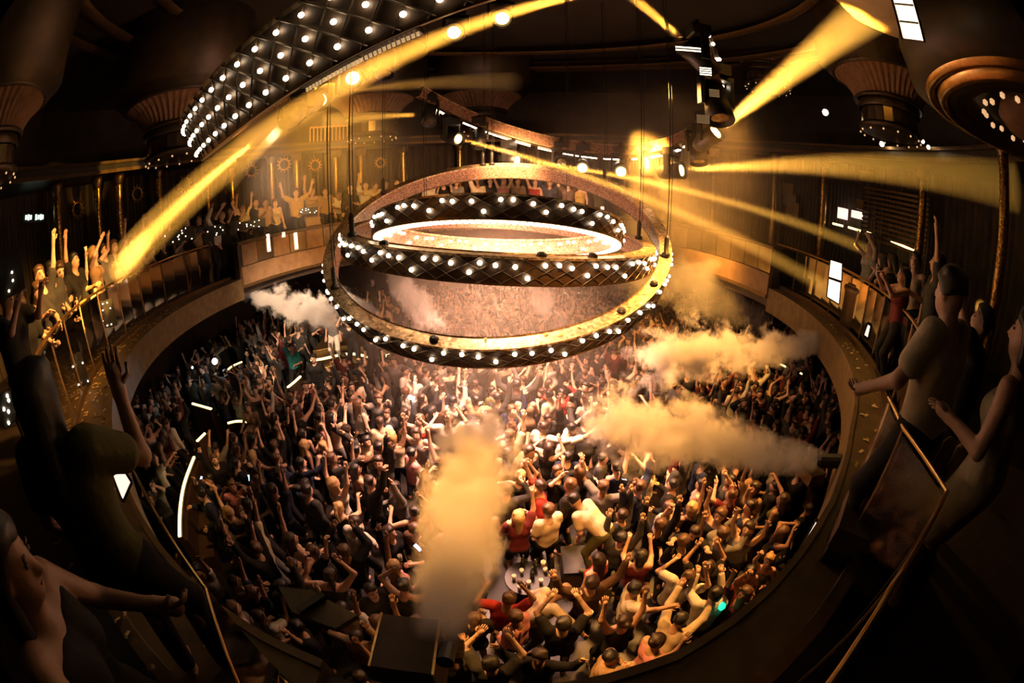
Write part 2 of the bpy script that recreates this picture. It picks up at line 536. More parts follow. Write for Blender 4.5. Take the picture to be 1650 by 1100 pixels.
# ------------------------------------------------------------------ lantern drums with pleated shades under the ceiling
def drum(px, py, rho, s, label, rot=0, lean=(0, 0)):
    p = atr(px, py, rho)
    e = empty('lantern_drum', label, 'ceiling lantern', (p.x, p.y, p.z), (lean[0], lean[1], rot), 'lantern drums under the ceiling')
    up = 11.1 - p.z
    # pleated fabric flaring up from the rim
    v = []; n = 96
    for i in range(n):
        a = 2 * PI * i / n
        q = 0.03 if i % 2 else -0.02
        for r_, z_ in ((1.0, 0.0), (1.12, 0.22), (1.32, 0.45), (1.58, 0.62)):
            v.append(((r_ + q) * s * math.cos(a), (r_ + q) * s * math.sin(a), z_ * s))
    f = []
    for i in range(n):
        j = (i + 1) % n
        for k in range(3): f.append((i * 4 + k, j * 4 + k, j * 4 + k + 1, i * 4 + k + 1))
    link('pleated_shade', newmesh('pleated_shade', v, f, M_PLEAT), e)
    MB().lathe([(0.95 * s, -0.02 * s), (1.05 * s, -0.10 * s), (1.08 * s, -0.02 * s), (1.03 * s, 0.03 * s)], 64).obj('rim', M_CROWN, e, smooth=True)
    prof = [(1.62 * s, 0.60 * s), (1.72 * s, 0.66 * s), (1.66 * s, 0.74 * s), (1.86 * s, 0.80 * s), (1.80 * s, 0.90 * s), (2.05 * s, 0.98 * s), (2.1 * s, max(1.1 * s, up))]
    MB().lathe(prof, 64).obj('crown_moulding', M_CROWN, e, smooth=True)
    MB().lathe([(0.93 * s, -0.30 * s), (0.97 * s, -0.26 * s), (0.93 * s, -0.08 * s)], 48).obj('neck_ring', M_CROWN, e, smooth=True)
    for i in range(20):
        a = 2 * PI * i / 20
        mb = MB(); mb.box((0, 0, 0), (0.02 * s, 0.26 * s, 0.38 * s))
        mb.obj('pane', M_MIRROR, e, (0.86 * s * math.cos(a), 0.86 * s * math.sin(a), -0.5 * s), (0, 0, a))
    MB().lathe([(0, -0.72 * s), (0.95 * s, -0.72 * s), (1.0 * s, -0.78 * s), (0.9 * s, -0.86 * s), (0.7 * s, -0.9 * s), (0, -0.9 * s)], 48).obj('base_ring', M_CROWN, e, smooth=True)
    MB().lathe([(0.80 * s, -0.3 * s), (0.80 * s, -0.72 * s)], 32).obj('core', M_DARK, e)
    for i in range(14):
        a = 2 * PI * i / 14
        o = link('bulb', BULB_S, e, (0.93 * s * math.cos(a), 0.93 * s * math.sin(a), -0.93 * s))
        o.scale = (s,) * 3
BULB_S = ico(0.03, 1); BULB_S.materials.append(mat('dim_bulb', (1, .8, .5), .3, emit=(1, .55, .25), strength=0.7, quiet=True))
drum(285, 205, 10.4, 0.85, 'pleated lantern drum above the amber beam, left of the arc rig')
drum(-20, 232, 6.6, 0.62, 'pleated lantern drum cut by the left picture edge')
drum(600, 188, 14.0, 0.85, 'pleated lantern drum glowing behind the left arc fixtures')
drum(775, 180, 15.4, 0.9, 'far pleated lantern drum behind the centre of the hoists')
drum(1432, 168, 9.4, 0.78, 'pleated lantern drum right of the broad upward beam')
pd_ = atr(1668, 190, 3.9)
dm = empty('ceiling_dome', 'big dark stepped dome with gold rings in the upper right corner', 'ceiling fitting', pd_)
MB().lathe([(.25, 11.0 - pd_.z), (.25, 1.25), (.7, 1.15), (1.1, .9), (1.28, .65), (1.36, .3), (1.30, .0), (1.16, -.06)], 64).obj('shell', M_CROWN, dm, smooth=True)
for r_, z_ in ((1.12, -.08), (1.0, -.12)): MB().lathe([(r_ - .05, z_ + .04), (r_ - .02, z_ - .02), (r_ + .03, z_ - .02), (r_ + .06, z_ + .04)], 64).obj('ring', M_GOLD, dm, smooth=True)
MB().lathe([(1.16, -.05), (.96, -.06), (.9, -.14), (.84, -.06), (.74, -.10), (.66, .0), (.55, .02), (.5, .25), (0, .3)], 64).obj('coffer', M_CROWN, dm, smooth=True)
MB().lathe([(.0, -.16), (.34, -.14), (.42, -.05), (.36, .1), (0, .15)], 40).obj('boss', M_PLEAT, dm, smooth=True)
for i in range(22):
    a = 2 * PI * i / 22
    o = link('bulb', BULB_S, dm, (.58 * math.cos(a), .58 * math.sin(a), -.06 - .03 * (i % 2)))
drum(1235, 110, 13.6, 0.8, 'shadowed lantern drum behind the end of the right arc')
# pale bowl struck by the broad beam
pb = atd(1436, -8, 7.2)
bw = empty('ceiling_bowl', 'cream bowl-shaped ceiling fitting struck by the broad beam', 'ceiling fitting', pb)
M_CREAM = mat('cream_plaster', (0.62, 0.45, 0.22), 0.45, noise=0.15, nscale=4)
MB().lathe([(0.02, -0.62), (0.45, -0.55), (0.85, -0.33), (1.1, 0.0), (1.18, 0.35)], 48).obj('bowl', M_CREAM, bw, smooth=True)
MB().lathe([(1.13, 0.0), (1.26, 0.04), (1.26, 0.14), (1.15, 0.16)], 48).obj('rim', M_GOLD, bw, smooth=True)
pw = atd(1462, 24, 2.5)
wb = empty('light_box', 'glaring white window-like light box beside the cream bowl', 'light box', pw, (R(20), 0, R(-48)))
MB().box((0, 0, 0), (0.26, 0.06, 0.62)).obj('panel', M_SCREENB, wb)
for x in (-0.15, 0.15): MB().box((x, -0.02, 0), (0.03, 0.08, 0.68)).obj('frame', M_BRONZE, wb)
for z in (-0.12, 0.12): MB().box((0, -0.04, z), (0.26, 0.02, 0.02)).obj('crossbar', M_BRONZE, wb)

mb = MB(); mb.tube([(0, .05, .3), (0, .05, 7.5)], .03, 6); mb.obj('hanger', M_BLACK, wb)
wb.rotation_euler = (0, 0, R(-62)); wb.scale = (.45,) * 3

# ------------------------------------------------------------------ small fittings on the walls
def wall_item(name, label, cat, px, py, off, dims, m, group=None, zrot=0):
    p = on_ring(px, py, off)
    d = deg_of(p)
    mb = MB(); mb.box((0, 0, 0), dims)
    o = mb.obj(name, m, None, p, (0, zrot, R(d - 90)))
    return tag(o, label, cat, group)
sign = on_ring(55, 350, 4.4)
se = empty('wall_sign', 'small dark sign with two pale lit words on the left wall', 'sign', sign, (0, R(8), R(deg_of(sign) - 90)))
MB().box((0, 0.03, 0), (0.95, 0.04, 0.26)).obj('backing', M_BLACK, se)
msg = mat('sign_glow', (.8, 1, .9), .3, emit=(.75, 1, .8), strength=1.6, quiet=True)
for i, x in enumerate((-.34, -.24, -.14, .08, .18, .28, .36)):
    MB().box((x, -0.01, 0), (0.06, 0.02, 0.11 + .03 * (i % 2))).obj('letter', msg, se)
for i, (px, py, w_, h_, em) in enumerate(((1270, 305, .5, .4, 0), (1274, 322, .55, .4, 0), (1279, 338, .5, .5, 0), (1358, 344, .28, .34, 1), (1381, 346, .32, .22, 1), (1388, 330, .3, .3, 0), (1400, 285, .6, .3, 0), (1350, 250, .8, .5, 0), (1310, 245, .5, .45, 0))):
    wall_item('wall_box', ['stacked gold wall box, uppermost of three', 'stacked gold wall box, middle of three', 'stacked gold wall box, lowest of three', 'small white lit screen left of its pair', 'small white lit screen right of its pair',
              'gold box above the pair of small lit screens', 'gold box under the long amber beam', 'wide gold box above the long amber beam', 'gold box left of the wide one above the beam'][i],
              'wall box', px, py, 4.3, (w_, 0.25, h_), M_SCREEN if em else M_BRONZE, 'fittings on the far right wall')
# dark slatted panel on the right wall
sl = on_ring(1440, 350, 4.0)
sp = empty('slatted_panel', 'dark wall panel of horizontal slats right of small lit screens', 'wall panel', sl, (0, 0, R(deg_of(sl) - 90)))
for i in range(12):
    MB().box((0, 0, -0.75 + i * 0.13), (2.6, 0.05, 0.06)).obj('slat', M_BRONZE, sp)
for i, (pa, pb_) in enumerate((((1342, 360), (1358, 364)), ((1367, 366), (1387, 372)), ((1397, 374), (1404, 377)), ((1436, 388), (1473, 404)))):
    a = on_ring(*pa, 4.2); b = on_ring(*pb_, 4.2)
    mb = MB(); mb.tube([a, b], 0.035, 6)
    tag(mb.obj('led_bar', M_LEDY), ['short lit bar at the far end of the right wall counter', 'second lit bar along the right wall counter', 'tiny lit bar end by the arms-up woman', 'long slanting lit bar above the right balcony guests'][i], 'led bar', 'lit bars on the right wall')
for i, (px, py, r_) in enumerate(((1330, 181, .10), (1421, 232, .07), (1449, 176, .08), (1487, 228, .05), (1496, 237, .05), (275, 222, .06), (264, 238, .05), (255, 247, .06))):
    p = on_ring(px, py, 3.0)
    me = ico(r_, 2); me.materials.append(M_BULB if r_ > .055 else M_PIX)
    e = empty('wall_lamp', ['bright lamp alone on the wall by the broad beam', 'lamp under the left side of the right pleated drum', 'square-looking lamp on the rim of the right drum', 'upper of two tiny lamps in the right lantern', 'lower of two tiny lamps in the right lantern',
            'uppermost of three tiny lamps in the left lantern', 'middle of three tiny lamps in the left lantern', 'lowest of three tiny lamps in the left lantern'][i], 'lamp', p, group='small lamps on the walls')
    link('globe', me, e)
    MB().lathe([(0, r_ * 1.9), (r_ * .5, r_ * 1.9), (r_ * .6, r_ * .8), (0, r_ * .8)], 10).obj('cap', M_BRONZE, e)
g = on_ring(1610, 262, 2.5)
mb = MB(); mb.tube([g, g + Vector((0, 0, 0.3))], 0.014, 6)
tag(mb.obj('green_light', M_GREEN), 'thin vertical green light on the dark right wall', 'light')
# ================================================================== THE HANGING LIGHT RINGS
def proj(p):
    v = Vector(p) - CAM
    f = Vector((0, math.cos(PITCH), -math.sin(PITCH))); u = Vector((0, math.sin(PITCH), math.cos(PITCH)))
    v.normalize()
    a, b, c = v.x, v.dot(u), v.dot(f)
    th = math.acos(max(-1, min(1, c)))
    r = 30 * math.sin(th / 2) / (36 / 1650)
    h = max(1e-9, math.hypot(a, b))
    return (825 + a / h * r, 550 - b / h * r)
def ring_frame(par):
    n = Vector((math.sin(par[3]), math.sin(par[4]), 1)).normalized()
    a = n.cross(Vector((1, 0, 0))).normalized()
    b = n.cross(a)
    m = Matrix((a, b, n)).transposed().to_4x4()
    m.translation = Vector(par[:3])
    return m
BULB = ico(0.030, 2); BULB.materials.append(M_BULB)
BULB_D = ico(0.017, 2); BULB_D.materials.append(M_BULB)
RINGS = {}
def light_ring(key, label, par, r, z0, z1, th, nb, arc=None, inner_bulbs=0, led=None, seed=1, cage=True, nrow=2):
    """r: outer radius; z0..z1: local height of the band; arc: start and end angle for a part ring"""
    rnd = random.Random(seed)
    M = ring_frame(par)
    e = empty('light_ring' if arc is None else 'light_arc', label, 'light ring', group='hanging light rings')
    e.matrix_world = M
    RINGS[key] = (M, r, z0, z1, th, e)
    a0, a1 = arc or (0, 2 * PI)
    n = max(8, int(96 * (a1 - a0) / (2 * PI)))
    L = lambda prof: MB().lathe(prof, n, a0, a1)
    L([(r, z0), (r, z1)]).obj('outer_face', M_RING, e, smooth=True)
    L([(r - th, z1), (r - th, z0)]).obj('inner_face', M_GLITTER, e, smooth=True)
    L([(r + 0.012, z1 - 0.02), (r + 0.012, z1 + 0.012), (r, z1 + 0.012), (r - th, z1 + 0.004), (r - th - 0.01, z1 + 0.02), (r - th - 0.01, z1 - 0.02)]).obj('top_plate', M_TOP, e)
    L([(r - th - 0.005, z0 + 0.01), (r - th, z0 - 0.012), (r + 0.012, z0 - 0.012), (r + 0.012, z0 + 0.02)]).obj('bottom_plate', M_BRONZE, e)
    if arc is not None:
        for a in (a0, a1):
            mb = MB(); mb.box((0, 0, 0), (th + 0.03, 0.03, z1 - z0 + 0.03))
            mb.obj('end_cap', M_GLITTER, e, ((r - th / 2) * math.cos(a), (r - th / 2) * math.sin(a), (z0 + z1) / 2), (0, 0, a))
    if cage:   # diamond lattice on the outer face
        mb = MB()
        m = int((72 if z1 - z0 < .4 else 110) * (a1 - a0) / (2 * PI) * r / 3)
        sp = (a1 - a0) / m
        for i in range(m):
            for sgn in (-1, 1):
                q = a0 + sp * (i + 0.5)
                pts = []
                for t in (0, 0.5, 1):
                    aa = q + sgn * sp * 1.1 * (t - 0.5) * 2
                    if arc: aa = min(max(aa, a0), a1)
                    pts.append(((r + 0.012) * math.cos(aa), (r + 0.012) * math.sin(aa), z0 + (z1 - z0) * t))
                if Vector(pts[0]) != Vector(pts[2]): mb.tube(pts, 0.007, 4)
        o = mb.obj('lattice', M_LATT, e)
        o['kind'] = 'stuff'
    hgt = z1 - z0
    def bulbs(nb, rad, face):
        k = 0
        for i in range(nb):
            a = a0 + (a1 - a0) * (i + 0.5 + rnd.uniform(-.22, .22)) / nb
            row = (0.30, 0.68, 0.45, 0.76)[i % 4] if i % 2 else (0.70, 0.28, 0.78, 0.40)[(i // 2) % 4]
            if nrow == 3:
                row = (.18, .5, .82)[i % 3]
                a = a0 + (a1 - a0) * ((i // 3) + .5 + (i % 3) * .22) / (nb / 3 + .6)
            o = link('bulb', BULB if nrow == 2 else BULB_D, e, (rad * math.cos(a), rad * math.sin(a), z0 + hgt * row))
    bulbs(nb, r + 0.025, 0)
    if inner_bulbs: bulbs(inner_bulbs, r - th - 0.025, 1)
    if led:    # segmented strip on the inner edge
        m = int(140 * (a1 - a0) / (2 * PI))
        mb = MB()
        for i in range(m):
            b0 = a0 + (a1 - a0) * i / m; b1 = b0 + (a1 - a0) / m * 0.6
            q0, q1, zz0, zz1 = led
            v = []
            for b in (b0, b1):
                for rr, z in ((q0, zz0), (q1, zz0), (q1, zz1), (q0, zz1)):
                    v.append((rr * math.cos(b), rr * math.sin(b), z))
            mb.add(v, [(0, 3, 2, 1), (4, 5, 6, 7), (0, 1, 5, 4), (1, 2, 6, 5), (2, 3, 7, 6), (3, 0, 4, 7)])
        o = mb.obj('led_strip', M_LED, e)
        o['kind'] = 'stuff'
    return e
light_ring('A', 'largest tilted light ring, lowest, hanging above the dance floor', (-0.305, 7.838, 5.593, -0.02, -0.455), 3.2, -0.33, 0, 0.20, 92, seed=3)
light_ring('B', 'middle level light ring with bulbs, inside the largest ring', (-0.237, 7.587, 5.536, 0.066, -0.018), 2.75, -0.33, 0, 0.20, 96, seed=4)
light_ring('C', 'smallest light ring, tipped up, with bright inner strip', (-0.26, 7.38, 5.308, 0.037, 0.282), 2.15, 0.0, 0.33, 0.16, 70, inner_bulbs=60, led=(1.97, 2.13, -0.03, -0.012), seed=5)
parD1 = (-0.568, 4.796, 8.443, -0.374, -0.492)
parD2 = (0.269, 8.053, 8.599, 0.342, 0.331)
def ring_angle(par, r, px, py):
    M = ring_frame(par)
    best = None
    for i in range(1440):
        a = 2 * PI * i / 1440
        q = proj(M @ Vector((r * math.cos(a), r * math.sin(a), 0)))
        d = (q[0] - px) ** 2 + (q[1] - py) ** 2
        if best is None or d < best[0]: best = (d, a)
    return best[1]
def arc_between(par, r, pa, pm, pz):
    """angles a0<a1 that run from pixel pa through pm to pz"""
    a, m, b = (ring_angle(par, r, *q) for q in (pa, pm, pz))
    def norm(x, base):
        while x < base: x += 2 * PI
        while x >= base + 2 * PI: x -= 2 * PI
        return x
    if norm(m, a) < norm(b, a): return (a, norm(b, a))
    return (b, norm(a, b))
arc1 = arc_between(parD1, 3.2, (440, 172), (560, 95), (830, -60))
arc2 = arc_between(parD2, 3.4, (672, 162), (991, 250), (1128, 62))
light_ring('D1', 'high arc of light rig with bulbs sweeping out of the top left', parD1, 3.2, 0.0, 0.42, 0.35, 105, arc=arc1, seed=6, nrow=3)
light_ring('D2', 'high curved arc of light rig over the far right side', parD2, 3.55, 0.0, 0.30, 0.15, 60, arc=arc2, seed=7)

# ------------------------------------------------------------------ hoist cables: vertical wires from the ceiling to dark clamps on the rings
def cable(ring, px, py, label):
    M, r, z0, z1, th, e = RINGS[ring]
    best = None
    for i in range(720):
        a = 2 * PI * i / 720
        p = M @ Vector(((r - th / 2) * math.cos(a), (r - th / 2) * math.sin(a), z1 + 0.01))
        q = proj(p)
        d = (q[0] - px) ** 2 + (q[1] - py) ** 2
        if best is None or d < best[0]: best = (d, p)
    p = best[1]
    c = empty('hoist_cable', label, 'cable', p, group='hoist cables of the rings')
    mb = MB(); mb.tube([(0, 0, 0.34), (0, 0, 11.1 - p.z)], 0.009, 5)
    mb.tube([(0.05, 0, 0.36), (0.05, 0, 11.1 - p.z)], 0.006, 5)
    mb.obj('wire', M_BLACK, c)
    MB().lathe([(0, 0), (0.075, 0), (0.075, 0.05), (0.04, 0.07), (0.045, 0.30), (0.02, 0.36), (0, 0.36)], 10).obj('clamp', M_BLACK, c, smooth=True)
for a in (('A', 535, 468, 'cable with clamp on the near left of the largest ring'), ('A', 624, 322, 'cable with clamp on the far left of the largest ring'),
          ('B', 571, 374, 'cable with clamp at the left end of the middle ring'), ('B', 684, 350, 'cable dropping to the far left of the middle ring'),
          ('A', 778, 265, 'left of two close cables at the far centre'), ('A', 792, 265, 'right of two close cables at the far centre'),
          ('B', 914, 345, 'cable dropping to the far right of the middle ring'), ('A', 976, 290, 'cable with clamp behind the right of the small ring'),
          ('B', 1024, 396, 'cable with clamp at the right end of the middle ring'), ('A', 1071, 412, 'cable with clamp at the right of the largest ring')):
    cable(*a)
for i, (px, py, ring) in enumerate(((700, 548, 'A'), (620, 385, 'B'), (1035, 445, 'A'), (1000, 500, 'A'), (955, 408, 'B'), (872, 413, 'B'))):
    M, r, z0, z1, th, e = RINGS[ring]
    a = ring_angle((M.translation.x, M.translation.y, M.translation.z, *[math.asin(max(-1, min(1, k))) for k in (M.col[2][0] / M.col[2][2], M.col[2][1] / M.col[2][2])]), r - th / 2, px, py)
    mb = MB(); mb.lathe([(0, 0), (0.07, 0), (0.06, 0.04), (0.03, 0.06), (0, 0.06)], 10)
    mb.obj('fixing', M_BLACK, e, ((r - th / 2) * math.cos(a), (r - th / 2) * math.sin(a), z1 + 0.005))

# ------------------------------------------------------------------ moving heads on the arcs
def moving_head(p, aim, s, lit, label, group='moving head lights'):
    e = empty('moving_head_light', label, 'stage light', p, group=group)
    d = (Vector(aim) - Vector(p)).normalized()
    q = d.to_track_quat('Z', 'Y').to_euler()
    hd = MB().lathe([(0, -0.32 * s), (0.13 * s, -0.30 * s), (0.17 * s, -0.15 * s), (0.17 * s, 0.05 * s), (0.20 * s, 0.30 * s), (0.18 * s, 0.30 * s), (0.16 * s, 0.24 * s), (0, 0.24 * s)], 18).obj('head', M_BLACK, e, (0, 0, 0), q, smooth=True)
    MB().lathe([(0, 0.252 * s), (0.12 * s, 0.252 * s), (0.12 * s, 0.262 * s), (0, 0.275 * s)], 18).obj('lens', M_AMBER if lit else M_MIRROR, hd)
    yaw = math.atan2(d.y, d.x) + PI / 2
    mb = MB()
    for x in (-0.22, 0.22): mb.box((x * s, 0, 0.14 * s), (0.05 * s, 0.12 * s, 0.40 * s))
    mb.box((0, 0, 0.34 * s), (0.49 * s, 0.14 * s, 0.06 * s))
    mb.obj('yoke', M_BLACK, e, (0, 0, 0), (0, 0, yaw))
    mb = MB(); mb.box((0, 0, 0.45 * s), (0.36 * s, 0.28 * s, 0.16 * s)); mb.tube([(0, 0, 0.52 * s), (0, 0, 0.66 * s)], 0.03 * s, 8)
    mb.obj('base', M_BLACK, e, (0, 0, 0), (0, 0, yaw))
    return e
def rig_point(ring, px, py, drop=0.28):
    """a point hanging below the arc, closest to the line of sight"""
    M, r, z0, z1, th, e = RINGS[ring]
    best = None
    for i in range(1440):
        a = 2 * PI * i / 1440
        p = M @ Vector(((r - th / 2) * math.cos(a), (r - th / 2) * math.sin(a), z0)) - Vector((0, 0, drop))
        q = proj(p)
        d = (q[0] - px) ** 2 + (q[1] - py) ** 2
        if best is None or d < best[0]: best = (d, p)
    return best[1]
LEFT_T = Vector(atd(204, 420, 7.1))        # dancer the left beam strikes
COL_T = on_ring(372, 300, 3.5)
RIGHT_T = Vector(atd(1408, 408, 9.5))
PANEL_T = on_ring(1343, 470, -0.05)
HEADS = {}
def head(key, ring, px, py, aim, lit, label, s=1.0, drop=0.3):
    p = rig_point(ring, px, py, drop)
    HEADS[key] = p
    moving_head(p, aim if aim is not None else p + Vector((0, -.4, -1)), s, lit, label)
head('L1', 'D1', 472, 186, COL_T, True, 'lit stage light at the left end of the high arc')
head('L2', 'D1', 522, 148, (-3, 2, 5.5), True, 'second lit stage light from the left arc end')
head('L3', 'D1', 570, 118, (-2, 1, 6.6), True, 'round glaring stage light, third along the left arc')
head('L4', 'D1', 618, 92, None, False, 'unlit dark stage light on the left arc')
head('L5', 'D1', 736, 58, (-1, 0, 7), True, 'glaring upright stage light near the top of the arc')
head('L6', 'D1', 805, 25, (1, 0, 6.5), True, 'lit stage light where the arc leaves the picture')
head('L7', 'D1', 493, 168, LEFT_T, True, 'lit stage light crowded beside the arc end')
head('R1', 'D2', 690, 188, None, False, 'dark stage light hanging at the left end of the right arc')
head('R2', 'D2', 735, 206, PANEL_T, True, 'stage light throwing the lower long beam', 1.0, .62)
head('R3', 'D2', 828, 234, RIGHT_T, True, 'stage light throwing the upper long beam', 1.0, .62)
head('R4', 'D2', 905, 252, (1, 2, 5), False, 'dark round stage light at the far middle of the arc')
head('R5', 'D2', 940, 262, (0, 3, 4), True, 'glaring stage light left of the lowest point of the arc')
head('R6', 'D2', 1000, 268, (1, 3, 4), True, 'glaring stage light at the lowest point of the arc')
head('R7', 'D2', 1044, 268, None, False, 'dark stage light hanging straight down over haze')
head('R8', 'D2', 1078, 262, Vector(atd(1655, 300, 9)), True, 'stage light throwing the level beam to the right', 1.0, .5)
head('R9', 'D2', 1122, 240, None, False, 'dark stage light hanging below the broad beam source')
head('R10', 'D2', 1136, 222, pb, True, 'stage light throwing the broad upward beam')
head('R11', 'D2', 1140, 165, None, False, 'large dark stage light pointing down at the right arc', 1.25)
head('R12', 'D2', 1120, 100, Vector(atd(1010, -10, 6.5)), True, 'stage light sending a beam up out of the picture')
head('R13', 'D2', 775, 214, None, False, 'dark stage light second from the left end of the right arc')

M_PIXD = mat('dim_pixel', (1, .8, .5), .3, emit=(1, .62, .28), strength=0.5, quiet=True)
# pixel battens under the right arc, pixel grids on its right end
def batten(ring, px, py, n, w_, label, drop=0.07, rows=2, size=0.028, m=None):
    p = rig_point(ring, px, py, drop)
    M, r, z0, z1, th, e0 = RINGS[ring]
    q = p - M.translation
    yaw = math.atan2(q.y, q.x) + PI / 2
    q2 = rig_point(ring, px + 8, py + 1, drop) - rig_point(ring, px - 8, py - 1, drop)
    rot = q2.to_track_quat('X', 'Z').to_euler()
    e = empty('led_batten', label, 'led batten', p, rot, 'pixel battens on the arcs')
    MB().box((0, 0, 0.03), (w_, 0.10, 0.05)).obj('housing', M_BLACK, e)
    mb = MB()
    for i in range(n):
        for j in range(rows):
            mb.box(((i + .5 - n / 2) * w_ / n, (j - (rows - 1) / 2) * 0.05, -0.005), (w_ / n * .6, size, 0.03))
    o = mb.obj('pixels', m or M_PIX, e); o['kind'] = 'stuff'
    return e
for i, x in enumerate((705, 760, 790, 815, 845, 880, 920, 950, 985, 1030, 1055, 1085, 1108)):
    y = float(np.interp(x, [672, 782, 817, 876, 945, 991, 1054, 1093, 1118], [166, 204, 212, 238, 250, 253, 250, 242, 220]))
    batten('D2', x, y, 10, 0.42, ['%s pixel batten along the right arc, counted from its left end' % k for k in 'first second third fourth fifth sixth seventh eighth ninth tenth eleventh twelfth thirteenth'.split()][i])
batten('D1', 590, 82, 22, 0.6, 'pixel batten on the underside of the left arc', 0.05, 1, 0.007, M_PIXD)
batten('D1', 530, 112, 16, 0.4, 'short pixel batten nearer the end of the left arc', 0.05, 1, 0.007, M_PIXD)
def pixel_grid(px, py, dist, w_, h_, nx, ny, label, m=None, face=None):
    p = atd(px, py, dist)
    rot = ((CAM - p).normalized() if face is None else Vector(face)).to_track_quat('Z', 'Y').to_euler()
    e = empty('pixel_panel', label, 'led panel', p, rot, 'pixel panels in the rig')
    MB().box((0, 0, -0.02), (w_, h_, 0.03)).obj('backing', M_BLACK, e)
    mb = MB()
    for i in range(nx):
        for j in range(ny):
            mb.box(((i + .5 - nx / 2) * w_ / nx, (j + .5 - ny / 2) * h_ / ny, 0), (w_ / nx * .5, h_ / ny * .45, 0.012))
    o = mb.obj('pixels', m or M_PIX, e); o['kind'] = 'stuff'
pixel_grid(553, 21, 7.6, 0.36, 0.2, 14, 9, 'dim dotted panel above the bulbs of the left arc', M_PIXD)
pixel_grid(1109, 79, 5.9, 0.34, 0.08, 16, 2, 'thin pixel strip under the pink end of the right arc')
pixel_grid(1137, 115, 6.2, 0.17, 0.13, 9, 4, 'small pixel panel on the dark body of the right arc')
pixel_grid(1151, 150, 6.3, 0.15, 0.12, 9, 5, 'pixel panel at the side of the right arc', M_PIXD)
pixel_grid(1133, 192, 6.6, 0.2, 0.14, 9, 6, 'pixel panel just above the broad beam source', M_PIXD)
# ================================================================== RAILINGS, FURNITURE, SMALL THINGS
def min_rho(px, py, off):
    d = ray(px, py)
    d = Vector((d.x, d.y, 0)).normalized()
    last = 0.0
    t = 0.2
    while t < 25:
        q = d * t - C0
        if math.hypot(q.x, q.y) < edge_r(math.degrees(math.atan2(q.y, q.x))) + off: last = t
        t += .05
    return last
def rail(label, a, b, off, step, h=1.05):
    e = empty('glass_railing', label, 'railing', edge((a + b) / 2, off, ZB))
    n = int(abs(b - a) / step)
    ds = [a + (b - a) * i / n for i in range(n + 1)]
    mb = MB(); mb.tube([edge(d, off, ZB + h) for d in degs(a, b, 2)], 0.024, 8)
    under(mb.obj('handrail', M_GOLD, smooth=True), e)
    for d in ds:
        mb = MB(); mb.tube([edge(d, off, ZB), edge(d, off, ZB + h)], 0.02, 6)
        under(mb.obj('post', M_BRONZE), e)
    for i in range(n):
        g = (ds[i + 1] - ds[i]) * 0.04
        under(ring_band(MB(), degs(ds[i] + g, ds[i + 1] - g, 3), off - .006, off + .006, ZB + .1, ZB + h - .06).obj('glass_pane', M_GLASS), e)
rail('glass railing with gold handrail along the left balcony', 168, 250, 0.56, 7, 1.15)
rail('glass railing with gold handrail along the right balcony', -50, 12, 0.50, 6.5)
# near left corner rail: thin lit gold line with a bend, close to the lens
e = empty('corner_rail', 'thin bent gold rail line in the lower left corner', 'railing', atz(330, 950, ZB))
pts = [atz(215, 758, 5.35), atz(332, 948, 5.35), atz(388, 1110, 5.35)]
mb = MB(); mb.tube(pts, 0.006, 6); under(mb.obj('handrail', M_GOLD), e)
g = MB()
for i in range(2):
    p, q = pts[i], pts[i + 1]
    z = Vector((0, 0, -.85)); d = (q - p).normalized().cross(Vector((0, 0, 1))) * .008
    g = MB(); g.add([p - d, q - d, q - d + z, p - d + z, p + d, q + d, q + d + z, p + d + z], [(0, 1, 2, 3), (7, 6, 5, 4), (0, 4, 5, 1), (1, 5, 6, 2), (2, 6, 7, 3), (3, 7, 4, 0)])
    under(g.obj('glass_pane', M_GLASS), e)
mb = MB(); mb.tube([atz(330, 985, 4.75), atz(400, 1040, 4.75), atz(475, 1110, 4.75)], 0.004, 5); under(mb.obj('lower_rail', M_GOLD), e)

e = empty('corner_rail', 'gold handrail bending in a corner at the lower right', 'railing', atz(1525, 790, ZB))
pts = [atz(1432, 640, 5.4), atz(1456, 690, 5.4), atz(1526, 792, 5.4), atz(1440, 940, 5.4), atz(1385, 1030, 5.4), atz(1330, 1110, 5.4)]
mb = MB(); mb.tube(pts, 0.013, 8); under(mb.obj('handrail', M_GOLD), e)
for i in range(3):
    p, q = pts[i], pts[i + 1]
    z = Vector((0, 0, -.9)); d = (q - p).normalized().cross(Vector((0, 0, 1))) * .008; dz = Vector((0, 0, -.03))
    g = MB(); g.add([p - d + dz, q - d + dz, q - d + z, p - d + z, p + d + dz, q + d + dz, q + d + z, p + d + z], [(0, 1, 2, 3), (7, 6, 5, 4), (0, 4, 5, 1), (1, 5, 6, 2), (2, 6, 7, 3), (3, 7, 4, 0)])
    under(g.obj('glass_pane', M_GLASS), e)
for p in pts[1:4]:
    mb = MB(); mb.tube([p, Vector((p.x, p.y, ZB))], .012, 6); under(mb.obj('post', M_BRONZE), e)

